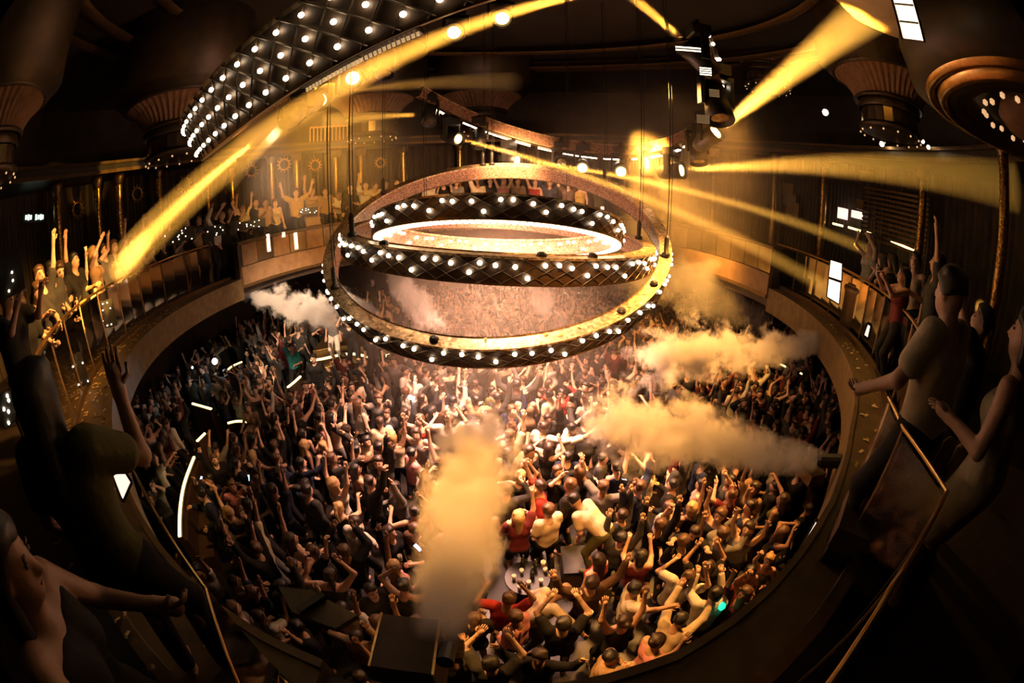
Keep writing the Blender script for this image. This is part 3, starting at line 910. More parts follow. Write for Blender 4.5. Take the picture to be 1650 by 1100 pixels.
# studded bulb panels hanging on the railings
def stud_panel(px, py, rho, label, n=7, w_=.5, h_=.5):
    rho = max(rho, min_rho(px, py, .62))
    p = atr(px, py, rho)
    yaw = math.atan2(-p.x, p.y)
    e = empty('studded_panel', label, 'light panel', p, (0, 0, yaw), 'studded bulb panels on the railings')
    MB().box((0, .02, 0), (w_, .03, h_)).obj('backing', M_BLACK, e)
    rnd = random.Random(int(px))
    for i in range(n):
        link('bulb', STUD, e, (rnd.uniform(-.45, .45) * w_, -.01, ((i + .5) / n - .5) * h_ * .9))
STUD = ico(0.013, 1); STUD.materials.append(M_BULB)
for a in ((168, 508, 4.3, 'studded panel at the hips of the lit dancers', 8), (124, 600, 2.9, 'studded panel behind the raised dark forearm', 5, .35), (18, 655, 2.0, 'studded panel at the lower left picture edge', 6, .25, .2),
          (288, 380, 8.6, 'studded panel right of the glowing torch hand', 10, .9, .35), (346, 372, 10.2, 'studded panel left of the pale lit balcony guests', 6, .6, .3), (402, 362, 11.3, 'studded panel in front of the pale lit guests', 10, 1.0, .25),
          (493, 340, 12.6, 'studded panel under the man in orange shirt', 9, .8, .2), (12, 362 + 80, 4.5, 'dim studded panel on the far left wall', 5, .4, .4)):
    stud_panel(*a)

# lit screens on the ledges
def screen(label, corners, m=M_SCREEN):
    """corners: four points, clockwise"""
    c = sum((Vector(q) for q in corners), Vector()) / 4
    e = empty('lit_screen', label, 'screen', c, group='lit screens on the ledges')
    v = [Vector(q) - c for q in corners]
    n = (v[1] - v[0]).cross(v[2] - v[0]).normalized() * .02
    MB().add([q - n * .4 for q in v] + [q + n * .2 for q in v], [(0, 1, 2, 3), (7, 6, 5, 4), (0, 4, 5, 1), (1, 5, 6, 2), (2, 6, 7, 3), (3, 7, 4, 0)]).obj('panel', m, e)
    fr = MB()
    for i in range(4):
        fr.tube([v[i], v[(i + 1) % 4]], .014, 5)
    fr.obj('frame', M_BLACK, e)
screen('slanting white screen on the right ledge fascia', [atr(1316, 836, 2.75), atr(1324, 858, 2.72), atr(1299, 900, 2.75), atr(1291, 880, 2.78)])
screen('slanting pink screen behind the left corner rail', [atr(184, 730, 2.6), atr(212, 776, 2.55), atr(198, 808, 2.55), atr(181, 764, 2.6)])
sr = min_rho(1345, 450, -.16)
screen('tall white screen at the right end of the far parapet', [atr(1338, 418, sr), atr(1357, 424, sr), atr(1356, 453, sr), atr(1335, 446, sr)], M_SCREENB)
screen('lower white screen at the right end of the far parapet', [atr(1335, 448, sr), atr(1355, 455, sr), atr(1352, 490, sr), atr(1332, 478, sr)], M_SCREENB)
screen('phone-sized pink light panel below the filming guest', [atr(1398, 520, 3.6), atr(1404, 524, 3.6), atr(1399, 546, 3.6), atr(1391, 540, 3.6)])

# smoke jets' nozzles
def nozzle(label, p, aim, s=1.0):
    e = empty('smoke_jet', label, 'smoke machine', p, group='smoke jets on the ledges')
    q = (Vector(aim) - Vector(p)).to_track_quat('Z', 'Y').to_euler()
    MB().lathe([(0, -.25 * s), (.07 * s, -.25 * s), (.07 * s, -.04 * s), (.05 * s, 0), (.035 * s, 0), (.03 * s, -.06 * s), (0, -.06 * s)], 12).obj('barrel', M_BLACK, e, (0, 0, 0), q)
    MB().box((0, 0, -.16 * s), (.2 * s, .2 * s, .12 * s)).obj('housing', M_BRONZE, e)
J1 = Vector((-0.30, 1.0, 4.36)); J2 = atz(1352, 548, 4.25); J3 = atz(1318, 742, 4.2); J4 = atz(366, 461, 4.1)
nozzle('smoke jet at the foot of the front plume', J1, (-.2, 4, 3.3), .6); nozzle('smoke jet at the root of the upper right plume', J2, (1.5, 7, 3.2))
nozzle('smoke jet at the root of the lower right plume', J3, (.5, 5, 3)); nozzle('smoke jet at the root of the left plume', J4, (-3, 9, 3.2))
e = empty('ledge_box', 'brown box with gold edges under the front plume', 'box', (-0.52, 0.98, 4.1))
MB().box((0, 0, 0), (.30, .34, .5)).obj('body', mat('dark_box', (0.06, 0.032, 0.016), 0.6, noise=.2), e)
for x in (-.155, .155): MB().box((x, 0, .25), (.012, .35, .012)).obj('edge_strip', M_GOLD, e)

# hexagonal tray shelf outside the near left ledge
tp = [atz(*q, 4.0) for q in ((448, 944), (500, 950), (576, 990), (540, 1012), (470, 985))]
c = sum(tp, Vector()) / 5
e = empty('ledge_shelf', 'olive angular shelf jutting from the near left ledge', 'shelf', c)
M_OLIVE = mat('olive_lacquer', (0.045, 0.036, 0.014), 0.6, noise=0.2, nscale=12)
v = [q - c for q in tp]; v2 = [q - Vector((0, 0, .05)) for q in v]
MB().add(v + v2, [(4, 3, 2, 1, 0), (5, 6, 7, 8, 9)] + [(i, (i + 1) % 5, 5 + (i + 1) % 5, 5 + i) for i in range(5)]).obj('board', M_OLIVE, e)
MB().box((0, 0, .03), (.05, .22, .05), Matrix.Rotation(R(-35), 3, 'Z')).obj('divider', M_BLACK, e)

# paper confetti lying about
rnd = random.Random(11)
def note_mesh(w_, l_):
    n = 3; v = []; f = []
    for i in range(n + 1):
        z = .006 * math.sin(i * 1.7)
        v += [(-w_ / 2, (i / n - .5) * l_, z), (w_ / 2, (i / n - .5) * l_, z + .004), (w_ / 2, (i / n - .5) * l_, z + .0055), (-w_ / 2, (i / n - .5) * l_, z + .0015)]
    for i in range(n):
        for q in range(4): f.append((i * 4 + q, i * 4 + (q + 1) % 4, i * 4 + 4 + (q + 1) % 4, i * 4 + 4 + q))
    f += [(3, 2, 1, 0), (n * 4, n * 4 + 1, n * 4 + 2, n * 4 + 3)]
    return newmesh('confetti', v, f, M_PAPER)
NOTE = note_mesh(.028, .062); SLIP = note_mesh(.03, .075)
def paper(p, me, label, group):
    o = link('paper_confetti', me, None, p, (rnd.uniform(-.15, .15), rnd.uniform(-.15, .15), rnd.uniform(0, PI)))
    tag(o, label, 'confetti', group)
for i in range(46):
    d = rnd.uniform(238, 264); of = rnd.uniform(.08, .95)
    paper(edge(d, of, ZB + (.062 if of < .5 else (.142 if of < .63 else .01))), NOTE, 'gold paper slip scattered on the near left ledge', 'paper slips on the near left ledge')
for i in range(95):
    d = rnd.uniform(183, 232); of = rnd.uniform(.04, .5)
    paper(edge(d, of, ZB + .062), SLIP, 'gold paper slip scattered on the far left ledge', 'paper slips on the far left ledge')
for i in range(32):
    d = rnd.uniform(-64, -15); of = rnd.uniform(.04, .3)
    paper(edge(d, of, ZB + .062), NOTE, 'paper slip on the dark right ledge', 'paper slips on the right ledge')
mr = RINGS
for key, lab in (('A', 'pale paper slip on top of the largest ring'), ('B', 'pale paper slip on top of the middle ring')):
    M, r, z0, z1, th, e_ = RINGS[key]
    for i in range(60 if key == 'A' else 30):
        a = rnd.uniform(0, 2 * PI)
        p = M @ Vector(((r - rnd.uniform(.04, th - .03)) * math.cos(a), (r - rnd.uniform(.04, th - .03)) * math.sin(a), z1 + .016))
        o = link('paper_confetti', SLIP, None, p)
        o.rotation_euler = (M.to_3x3() @ Matrix.Rotation(rnd.uniform(0, PI), 3, 'Z')).to_euler()
        tag(o, lab, 'confetti', 'paper slips on the ' + ('largest' if key == 'A' else 'middle') + ' ring')

# ------------------------------------------------------------------ lower floor: curved banquettes with lit edges, wavy steps, tables
CLEAR = []     # floor kept free of dancers
def banquette(label, pts, z, w_=.55, led=True, flip=1):
    """pts: plan points along the top of the back"""
    P = [Vector((p[0], p[1], 0)) for p in pts]
    for q in P[::2]:
        d = -Vector((q.x, q.y, 0)).normalized()
        CLEAR.extend([(q.x + d.x * k, q.y + d.y * k, .45) for k in ((0, .5, 1.0) if q.length < 16 else (0,))])
    e = empty('banquette', label, 'banquette', P[len(P) // 2], group='curved banquettes on the lower floor')
    def strip(o0, o1, z0, z1):
        mb = MB(); v = []
        for i, p in enumerate(P):
            t = (P[min(i + 1, len(P) - 1)] - P[max(i - 1, 0)]).normalized()
            n = Vector((-t.y, t.x, 0)) * flip
            for o, zz in ((o0, z0), (o1, z0), (o1, z1), (o0, z1)): v.append(p + n * o + Vector((0, 0, zz)))
        f = []
        for i in range(len(P) - 1):
            for q in range(4): f.append((i * 4 + q, i * 4 + (q + 1) % 4, i * 4 + 4 + (q + 1) % 4, i * 4 + 4 + q))
        n_ = (len(P) - 1) * 4
        f += [(3, 2, 1, 0), (n_, n_ + 1, n_ + 2, n_ + 3)]
        return mb.add(v, f)
    under(strip(0, .12, 0, z).obj('backrest', M_LEATHER), e)
    under(strip(.12, w_, 0, .44).obj('seat', M_LEATHER), e)
    under(strip(.12, .2, .46, z - .1).obj('cushion', M_LEATHER), e)
    if led:
        under(strip(.03, .09, z, z + .035).obj('lit_edge', M_LEDY), e)
M_LEATHER = mat('brown_leather', (0.06, 0.035, 0.02), 0.4, noise=0.25, nscale=10)
def plan(z, *pp): return [tuple(atz(x, y, z))[:2] for x, y in pp]
def smoothpts(pts, n=5):
    out = []
    k = len(pts)
    for i in range(k - 1):
        p0, p1, p2, p3 = (Vector(pts[max(0, min(k - 1, i + j))]) for j in (-1, 0, 1, 2))
        for s in range(n):
            t = s / n
            out.append(0.5 * ((2 * p1) + (p2 - p0) * t + (2 * p0 - 5 * p1 + 4 * p2 - p3) * t * t + (3 * p1 - p0 - 3 * p2 + p3) * t ** 3))
    out.append(Vector(pts[-1]))
    return [tuple(q) for q in out]
banquette('long curved booth edge lit in a vertical arc at the left', smoothpts(plan(1.1, (310, 737), (294, 780), (287, 822), (286, 866))), 1.1)
banquette('short curved booth with lit edge by the white torch', smoothpts(plan(1.0, (365, 602), (374, 592), (391, 584))), 1.0)
banquette('small booth with straight lit edge by a seated woman', smoothpts(plan(.9, (367, 684), (382, 681), (400, 682))), .9)
banquette('booth with thin broken lit edge at the far left', smoothpts(plan(1.0, (308, 652), (322, 656), (339, 661))), 1.0)
banquette('tiny lit booth corner above the long arc', smoothpts(plan(1.0, (320, 712), (326, 706), (333, 699))), 1.0)
banquette('lit booth edge left of the wavy stage steps', smoothpts(plan(1.1, (466, 625), (476, 617), (487, 607))), 1.1)
banquette('booth with two lit dashes at the right, under the ledge', smoothpts(plan(1.0, (1361, 619), (1372, 625), (1387, 632))), 1.0)
banquette('small lit booth beside guests in pale shirts, right', smoothpts(plan(1.0, (1288, 602), (1294, 605), (1301, 608))), 1.0)
banquette('tiny lit booth left of the guests in pale shirts', smoothpts(plan(1.0, (1256, 588), (1261, 590), (1267, 594))), 1.0)
banquette('curved lit bar seen inside the ring on the right', smoothpts(plan(.8, (910, 473), (940, 473), (968, 482))), .8)
banquette('boomerang-shaped lit bench seen inside the ring, left', smoothpts(plan(.8, (612, 500), (632, 505), (650, 499))), .8)
# wavy stage steps
st = empty('stage_steps', 'wavy bronze stage steps with a lit top edge', 'steps', atz(560, 615, 0))
base = atz(548, 628, 0); dirx = Vector((1, .12, 0)).normalized(); diry = Vector((-.12, 1, 0)).normalized()
for i in range(5):
    mb = MB(); v = []
    n = 18
    for s in range(n + 1):
        u = s / n * 2.9 - 1.2
        y = i * .34 + .22 * math.sin(u * 2.6 + .4 * i) + .35 * max(0, u - .8) ** 2 * .4
        for dy, zz in ((0, 0), (0, .2), (2.6 - i * .3, .2), (2.6 - i * .3, 0)):
            v.append(base + dirx * u + diry * (y + dy) + Vector((0, 0, i * .2 + zz)))
    f = []
    for s in range(n):
        for q in range(4): f.append((s * 4 + q, s * 4 + (q + 1) % 4, s * 4 + 4 + (q + 1) % 4, s * 4 + 4 + q))
    f += [(0, 3, 2, 1), (n * 4, n * 4 + 1, n * 4 + 2, n * 4 + 3)]
    step = under(mb.add(v, f).obj('step', M_BRONZE), st)
    lip = MB(); lip.tube([Vector(v[s * 4 + 1]) - diry * .012 for s in range(n + 1)], .045 if i == 3 else .016, 5)
    under(lip.obj('lit_edge' if i == 3 else 'nosing', M_LEDY if i == 3 else M_GOLD), st)
STAGE_Z = 1.0
# round tables with bottles and cups
def cup_mesh(m=None):
    return MB().lathe([(0, 0), (.026, 0), (.036, .11), (.033, .11), (.025, .01), (0, .01)], 12).mesh('cup', mat('clear_cup', (.75, .68, .55), .15, spec=.8), True)
CUP = cup_mesh()
BOTTLE = MB().lathe([(0, 0), (.038, 0), (.038, .17), (.015, .23), (.014, .29), (0, .29)], 12).mesh('bottle', mat('dark_bottle', (.03, .045, .02), .12, spec=.8), True)
def table(label, p, r_, n, seed, where):
    rr = random.Random(seed)
    e = empty('round_table', label, 'table', (p[0], p[1], 0))
    MB().lathe([(0, .70), (r_, .70), (r_ + .01, .715), (r_, .73), (0, .73)], 28).obj('tabletop', M_BLACK, e)
    MB().lathe([(0, 0), (.22, 0), (.22, .03), (.04, .06), (.04, .70)], 16).obj('pedestal', M_BLACK, e, smooth=True)
    for i in range(n):
        a = 2.4 * i; q = r_ * math.sqrt((i + .5) / n) * .85
        pos = (p[0] + q * math.cos(a), p[1] + q * math.sin(a), .731)
        if i % 3 == 0:
            b = link('bottle', BOTTLE, None, pos); tag(b, 'dark bottle among cups on the %s' % where, 'bottle', 'bottles on the %s' % where)
        else:
            b = link('cup', CUP, None, pos); tag(b, 'clear plastic cup on the %s' % where, 'cup', 'cups on the %s' % where)
T1 = atz(850, 930, .73); T2 = atz(700, 590 + 300, .73)
table('round mirrored table beside the front plume, near the hat man', T1, .36, 9, 1, 'table by the front plume')
T2 = atz(508, 890, .73)
table('round mirrored table in the crowd left of the front plume', T2, .4, 8, 2, 'table left of the plume')
# platform the stooping man stands on
PL = atz(945, 900, .55)
e = empty('dance_block', 'low dark block the bent man in cream tee stands on', 'platform', (PL.x, PL.y, 0))
MB().box((0, 0, .27), (.8, .6, .54)).obj('body', M_LEATHER, e); MB().box((0, 0, .55), (.84, .64, .03)).obj('top', M_BLACK, e)

# banquette with fluted gold back on the right balcony, behind the railing
pc = atz(1462, 800, 4.95)
e = empty('fluted_sofa', 'sofa with fluted gold back behind the right railing', 'sofa', (pc.x, pc.y, ZB), (0, 0, R(-50)))
M_GOLDF = mat('gold_velvet', (0.42, 0.27, 0.09), 0.6, noise=0.15, nscale=20)
for i in range(6):
    MB().lathe([(0, .0), (.055, .02), (.06, .3), (.055, .52), (.03, .56), (0, .57)], 12).obj('flute', M_GOLDF, e, (-.3 + i * .12, .18, .36), smooth=True)
MB().box((0, -.06, .3), (.8, .5, .16)).obj('seat', M_LEATHER, e); MB().box((0, 0, .12), (.76, .5, .22)).obj('plinth', M_BLACK, e)
e = empty('cushion_podium', 'dark round drum podium at the right ledge end', 'podium', (0, 0, 0)); 
pd = atr(1388, 470, 8.2)
e.location = (pd.x, pd.y, ZB)
MB().lathe([(0, .0), (.3, 0), (.34, .1), (.34, pd.z - ZB - .05), (.38, pd.z - ZB), (.36, pd.z - ZB + .05), (0, pd.z - ZB + .05)], 32).obj('drum', M_BRONZE, e, smooth=True)
MB().lathe([(0, .06), (.3, .06), (.3, .1), (0, .1)], 24).obj('cushion', M_LEATHER, e, (0, 0, pd.z - ZB))
# ================================================================== PEOPLE: one continuous skin surface per pose, clothes and hair as children
class Field:
    def __init__(s, lo, hi, h):
        s.lo = np.array(lo, float); s.h = h
        s.n = np.maximum(4, np.ceil((np.array(hi) - s.lo) / h).astype(int) + 1)
        s.ax = [s.lo[i] + h * np.arange(s.n[i]) for i in range(3)]
        s.d = np.full(s.n, 0.2, np.float32)
    def box(s, lo, hi):
        i0 = np.clip(np.floor((np.array(lo) - s.lo) / s.h).astype(int), 0, s.n - 1)
        i1 = np.clip(np.ceil((np.array(hi) - s.lo) / s.h).astype(int) + 1, 1, s.n)
        sl = tuple(slice(a, b) for a, b in zip(i0, i1))
        g = np.meshgrid(*[s.ax[k][sl[k]] for k in range(3)], indexing='ij')
        return sl, np.stack(g, -1)
    def smin(s, sl, e, k):
        d = s.d[sl]
        if k > 0:
            h = np.clip(0.5 + 0.5 * (e - d) / k, 0, 1)
            s.d[sl] = e * (1 - h) + d * h - k * h * (1 - h)
        else:
            s.d[sl] = np.minimum(d, e)
    def cone(s, a, b, r1, r2, k=0.03, grow=0.0):
        a = np.array(a, float); b = np.array(b, float)
        r1 += grow; r2 += grow
        m = max(r1, r2) + 0.09
        sl, p = s.box(np.minimum(a, b) - m, np.maximum(a, b) + m)
        if p.size == 0: return
        ab = b - a
        t = np.clip(((p - a) @ ab) / max(1e-9, ab @ ab), 0, 1)
        e = np.linalg.norm(p - (a + t[..., None] * ab), axis=-1) - (r1 + (r2 - r1) * t)
        s.smin(sl, e.astype(np.float32), k)
    def ell(s, c, rad, rot=None, k=0.03, grow=0.0, cut=None):
        c = np.array(c, float); rad = np.array(rad, float) + grow
        m = rad.max() + 0.08
        sl, p = s.box(c - m, c + m)
        if p.size == 0: return
        q = p - c
        if rot is not None: q = q @ rot
        l = np.linalg.norm(q / rad, axis=-1)
        l2 = np.linalg.norm(q / rad ** 2, axis=-1)
        e = np.where(l2 > 1e-9, l * (l - 1) / np.maximum(l2, 1e-9), -rad.min())
        if cut is not None: e = np.maximum(e, cut(q))
        s.smin(sl, e.astype(np.float32), k)
    def plane(s, n, o):
        """keep the side where n.p < o"""
        g = np.meshgrid(*s.ax, indexing='ij')
        e = (g[0] * n[0] + g[1] * n[1] + g[2] * n[2] - o).astype(np.float32)
        s.d = np.maximum(s.d, e)
    def mesh(s):
        d = s.d
        ins = d < 0
        nx, ny, nz = d.shape
        cnt = sum(ins[a:nx - 1 + a, b:ny - 1 + b, c:nz - 1 + c].astype(np.int8) for a in (0, 1) for b in (0, 1) for c in (0, 1))
        act = (cnt > 0) & (cnt < 8)
        ids = -np.ones(act.shape, int)
        idx = np.argwhere(act)
        ids[act] = np.arange(len(idx))
        acc = np.zeros((len(idx), 3)); num = np.zeros(len(idx))
        corners = [(a, b, c) for a in (0, 1) for b in (0, 1) for c in (0, 1)]
        val = {c: d[idx[:, 0] + c[0], idx[:, 1] + c[1], idx[:, 2] + c[2]] for c in corners}
        for c in corners:
            for ax in range(3):
                if c[ax]: continue
                e = list(c); e[ax] = 1; e = tuple(e)
                v0, v1 = val[c], val[e]
                m = (v0 < 0) != (v1 < 0)
                t = np.where(m, v0 / np.where(m, v0 - v1, 1), 0)
                p = np.array(c, float)[None].repeat(len(idx), 0)
                p[:, ax] += t
                acc[m] += p[m]; num[m] += 1
        V = s.lo + s.h * (idx + acc / np.maximum(num, 1)[:, None])
        F = []
        for ax in range(3):
            u, w_ = (ax + 1) % 3, (ax + 2) % 3
            sl0 = [slice(None)] * 3; sl1 = [slice(None)] * 3
            sl0[ax] = slice(0, -1); sl1[ax] = slice(1, None)
            a, b = ins[tuple(sl0)], ins[tuple(sl1)]
            for flip, msk in ((False, a & ~b), (True, ~a & b)):
                q = np.argwhere(msk)
                q = q[(q[:, u] > 0) & (q[:, w_] > 0)]
                q = q[(q[:, u] < act.shape[u]) & (q[:, w_] < act.shape[w_])]
                def cell(du, dw):
                    z = q.copy(); z[:, u] -= du; z[:, w_] -= dw
                    return ids[z[:, 0], z[:, 1], z[:, 2]]
                quad = np.stack([cell(1, 1), cell(0, 1), cell(0, 0), cell(1, 0)], 1)
                if flip: quad = quad[:, ::-1]
                F.append(quad)
        F = np.concatenate(F)
        return V, F[(F >= 0).all(1)]

def rotx(a): c, s = math.cos(a), math.sin(a); return np.array([[1, 0, 0], [0, c, -s], [0, s, c]])
def roty(a): c, s = math.cos(a), math.sin(a); return np.array([[c, 0, s], [0, 1, 0], [-s, 0, c]])
def rotz(a): c, s = math.cos(a), math.sin(a); return np.array([[c, -s, 0], [s, c, 0], [0, 0, 1]])
def unit(v): v = np.array(v, float); return v / max(1e-9, np.linalg.norm(v))

# a pose: lean/side/turn of the trunk, arm directions (in trunk space, +x right, +y front, +z up), leg offsets, head pitch/yaw
def skeleton(P):
    J = {}
    hz = P.get('hip', 0.93)
    hip = np.array([0, 0, hz])
    T = rotz(P.get('turn', 0)) @ rotx(-P.get('lean', 0.03)) @ roty(P.get('side', 0))
    J['T'] = T; J['hip'] = hip
    t = lambda v: hip + T @ np.array(v, float)
    J['waist'] = t((0, 0, .17)); J['chest'] = t((0, 0.01, .36)); J['neck'] = t((0, 0, .53))
    hp, hy = P.get('head', (0, 0))
    HR = T @ rotz(hy) @ rotx(-hp)
    J['HR'] = HR
    J['nb'] = t((0, -.005, .52)); J['head'] = J['nb'] + HR @ np.array([0, .02, .155])
    for s, k in ((-1, 'L'), (1, 'R')):
        sh = t((s * .175, 0, .475))
        u, f = P.get(k, ((s * .25, 0, -1), (s * .1, .35, -1)))
        el = sh + T @ unit(u) * .285
        wr = el + T @ unit(f) * .25
        hd = P.get('hand' + k)
        hdir = T @ unit(hd) if hd is not None else T @ unit(f)
        J['sh' + k] = sh; J['el' + k] = el; J['wr' + k] = wr; J['hd' + k] = hdir
        hj = hip + rotz(P.get('turn', 0) * .5) @ np.array([s * .095, 0, -.04])
        fx, fy = P.get('foot' + k, (s * .13, 0.0))
        fz = P.get('footz' + k, 0.0)
        an = np.array([fx, fy, .085 + fz])
        # knee: two-link solve, bending forward
        d = an - hj; L = np.linalg.norm(d); a = .445; b = .425
        L = min(L, a + b - .002)
        c = (a * a + L * L - b * b) / (2 * L)
        h = math.sqrt(max(0, a * a - c * c))
        dn = unit(d)
        fw = unit(np.array([s * P.get('splay', .15), 1, 0]) - dn * dn[1])
        kn = hj + dn * c + fw * h
        an = hj + dn * L
        J['hj' + k] = hj; J['kn' + k] = kn; J['an' + k] = an
    return J
def bounds(J, m=0.32):
    pts = np.array([J[k] for k in J if isinstance(J[k], np.ndarray) and J[k].shape == (3,) and not k.startswith('hd')])
    return pts.min(0) - m, pts.max(0) + m
def torso(F, J, g=0.0, fem=False, lo=0.0, neck=True):
    T, hip = J['T'], J['hip']
    t = lambda v: hip + T @ np.array(v, float)
    w_ = .078 if fem else .085
    wr = .078 if fem else .098
    for s in (-1, 1):
        F.cone(t((s * .075, 0, -.03 + lo)), t((s * .062, 0, .14)), .112 if fem else .105, wr, .05, g)
        F.cone(t((s * .062, 0, .14)), t((s * w_, .012, .34)), wr, .108 if fem else .118, .05, g)
        F.cone(t((s * w_, .0, .36)), t((s * .14, -.005, .465)), .098, .062, .05, g)
        if fem: F.ell(t((s * .075, .095, .33)), (.062, .055, .06), k=.03, grow=g)
    if neck: F.cone(t((0, -.005, .46)), t((0, -.005, .52)), .085, .06, .04, g)
def arm(F, J, k, g=0.0, frac=1.0, fore=True, k_=.03):
    sh, el, wr = J['sh' + k], J['el' + k], J['wr' + k]
    if frac < 1:
        F.cone(sh, sh + (el - sh) * frac, .062, .055, k_, g)
        return
    F.cone(sh, el, .060, .042, k_, g)
    if fore: F.cone(el, wr, .043, .029, .02, g)
def legs(F, J, g=0.0, frac=1.0):
    for k in 'LR':
        F.cone(J['hj' + k], J['kn' + k], .096, .060, .04, g)
        if frac > 0:
            e = J['kn' + k] + (J['an' + k] - J['kn' + k]) * frac
            F.cone(J['kn' + k], e, .060, .060 + (.040 - .060) * frac, .03, g)
            if g == 0:  # calf
                c = J['kn' + k] + (J['an' + k] - J['kn' + k]) * .3 + np.array([0, -.018, 0])
                F.ell(c, (.052, .055, .11), k=.03)
def foot(F, J, k, g=0.0):
    a = J['an' + k]
    s = -1 if k == 'L' else 1
    F.cone(a + np.array([0, -.035, -.045]), a + np.array([s * .025, .15, -.058]), .038, .030, .03, g)
    F.cone(a, a + np.array([0, -.01, -.05]), .040, .040, .03, g)
def body_mesh(name, P, h=0.022, fem=False, fingers=True):
    J = skeleton(P)
    F = Field(*bounds(J), h)
    torso(F, J, 0, fem)
    legs(F, J)
    for k in 'LR':
        arm(F, J, k)
        foot(F, J, k)
        hd = J['hd' + k]
        F.cone(J['wr' + k], J['wr' + k] + hd * .075, .032, .038, .02)
    F.cone(J['nb'] - J['T'] @ np.array([0, 0, .03]), J['head'] - J['HR'] @ np.array([0, .0, .06]), .052, .05, .03)
    HR, c = J['HR'], J['head']
    hp = lambda v: c + HR @ np.array(v, float)
    F.ell(c, (.078, .097, .112), HR, .03)
    F.ell(hp((0, .045, -.07)), (.052, .052, .052), HR, .04)
    F.cone(hp((0, .098, .012)), hp((0, .112, -.025)), .012, .017, .015)
    for s in (-1, 1):
        F.ell(hp((s * .080, -.005, -.012)), (.014, .026, .036), HR, .01)
    V, Q = F.mesh()
    V = list(map(tuple, V)); Q = [tuple(q) for q in Q]
    idx = [0] * len(Q)
    mb = MB(); mb.v = V; mb.f = Q
    if fingers:
        for k in 'LR':
            s = -1 if k == 'L' else 1
            hd = J['hd' + k]; wr = J['wr' + k]
            side = unit(np.cross(hd, J['T'] @ np.array([0, 1, 0.02]))) * s
            nrm = unit(np.cross(side, hd)) * s
            curl = P.get('curl' + k, 0.25)
            for i, (o, ln) in enumerate(((-.030, .070), (-.010, .082), (.010, .078), (.029, .062))):
                b = wr + hd * .085 + side * o
                d1 = unit(hd + side * o * 4 + nrm * curl * .5)
                d2 = unit(hd + side * o * 3 + nrm * curl * 2.2)
                m1 = b + d1 * ln * .55
                mb.tube([Vector(b - hd * .02), Vector(m1), Vector(m1 + d2 * ln * .5)], [.0105, .0095, .007], 5)
            b = wr + hd * .03 - side * .025
            d1 = unit(hd * .6 - side * .9 + nrm * .3)
            mb.tube([Vector(b), Vector(b + d1 * .045), Vector(b + d1 * .045 + unit(hd + nrm * curl) * .04)], [.014, .012, .009], 5)
        idx += [0] * (len(mb.f) - len(idx))
    def feature(pos, rad):
        n0 = len(mb.f)
        bm = bmesh.new(); bmesh.ops.create_icosphere(bm, subdivisions=1, radius=1)
        vs = [tuple(hp(np.array(pos) + np.array(v_.co) * rad)) for v_ in bm.verts]
        mb.add(vs, [[v_.index for v_ in f_.verts] for f_ in bm.faces])
        bm.free()
        idx.extend([1] * (len(mb.f) - n0))
    for s in (-1, 1):
        feature((s * .032, .092, .012), (.015, .006, .007))
        feature((s * .033, .094, .032), (.020, .006, .005))
    feature((0, .096, -.058), (.024, .008, .006))
    me = newmesh(name, mb.v, mb.f, smooth=True, mats=[M_SKIN, M_EYE], idx=idx)
    return me, J
def cloth_mesh(name, J, kind, h=0.022, fem=False):
    F = Field(*bounds(J), h)
    T, hip = J['T'], J['hip']
    t = lambda v: hip + T @ np.array(v, float)
    if kind in ('tee', 'shirt', 'vest', 'jacket'):
        g = {'tee': .016, 'shirt': .018, 'vest': .013, 'jacket': .026}[kind]
        torso(F, J, g, fem, .02, False)
        dn = T @ np.array([0, 0, -1.0])
        F.plane(dn, dn @ t((0, 0, -.13 if kind != 'vest' else -.04)))
        if kind == 'vest':
            n = T @ np.array([0, .3, 1.0]); n = n / np.linalg.norm(n)
            F.plane(n, n @ t((0, 0, .47)))
        for k in 'LR':
            if kind == 'tee': arm(F, J, k, g + .006, .62)
            elif kind != 'vest': arm(F, J, k, g + .004)
    elif kind in ('trousers', 'shorts'):
        torso(F, J, .012, fem)
        up = T @ np.array([0, 0, 1.0])
        F.plane(up, up @ t((0, 0, .05)))
        legs(F, J, .016, .93 if kind == 'trousers' else 0.02)
    elif kind in ('dress', 'skirt'):
        if kind == 'dress':
            torso(F, J, .012, fem)
        mid = (J['knL'] + J['knR']) / 2
        hem = hip + (mid - hip) * .78
        sp = np.linalg.norm(J['knL'] - J['knR']) / 2
        for s, k in ((-1, 'L'), (1, 'R')):
            b = J['hj' + k] + (J['kn' + k] - J['hj' + k]) * .78
            F.cone(J['hj' + k] + np.array([0, 0, .06]), b, .118, .112, .06, .012)
            F.cone(t((0, 0, .0)), hem, .12, .12, .05, .012)
        n = unit(hem - hip)
        F.plane(n, n @ hem)
        up = T @ np.array([0, .12, 1.0]); up = up / np.linalg.norm(up)
        F.plane(up, up @ t((0, 0, .43 if kind == 'dress' else .06)))
    elif kind == 'shoe':
        pass
    V, Q = F.mesh()
    return newmesh(name, V, Q, M_CLOTH, smooth=True)
def shoe_mesh(J, k, h=0.02):
    a = J['an' + k]
    F = Field(a - .25, a + np.array([.25, .3, .2]), h)
    foot(F, J, k, .012)
    V, Q = F.mesh()
    return newmesh('shoe', V, Q, M_CLOTH, smooth=True)
HAIR = {}
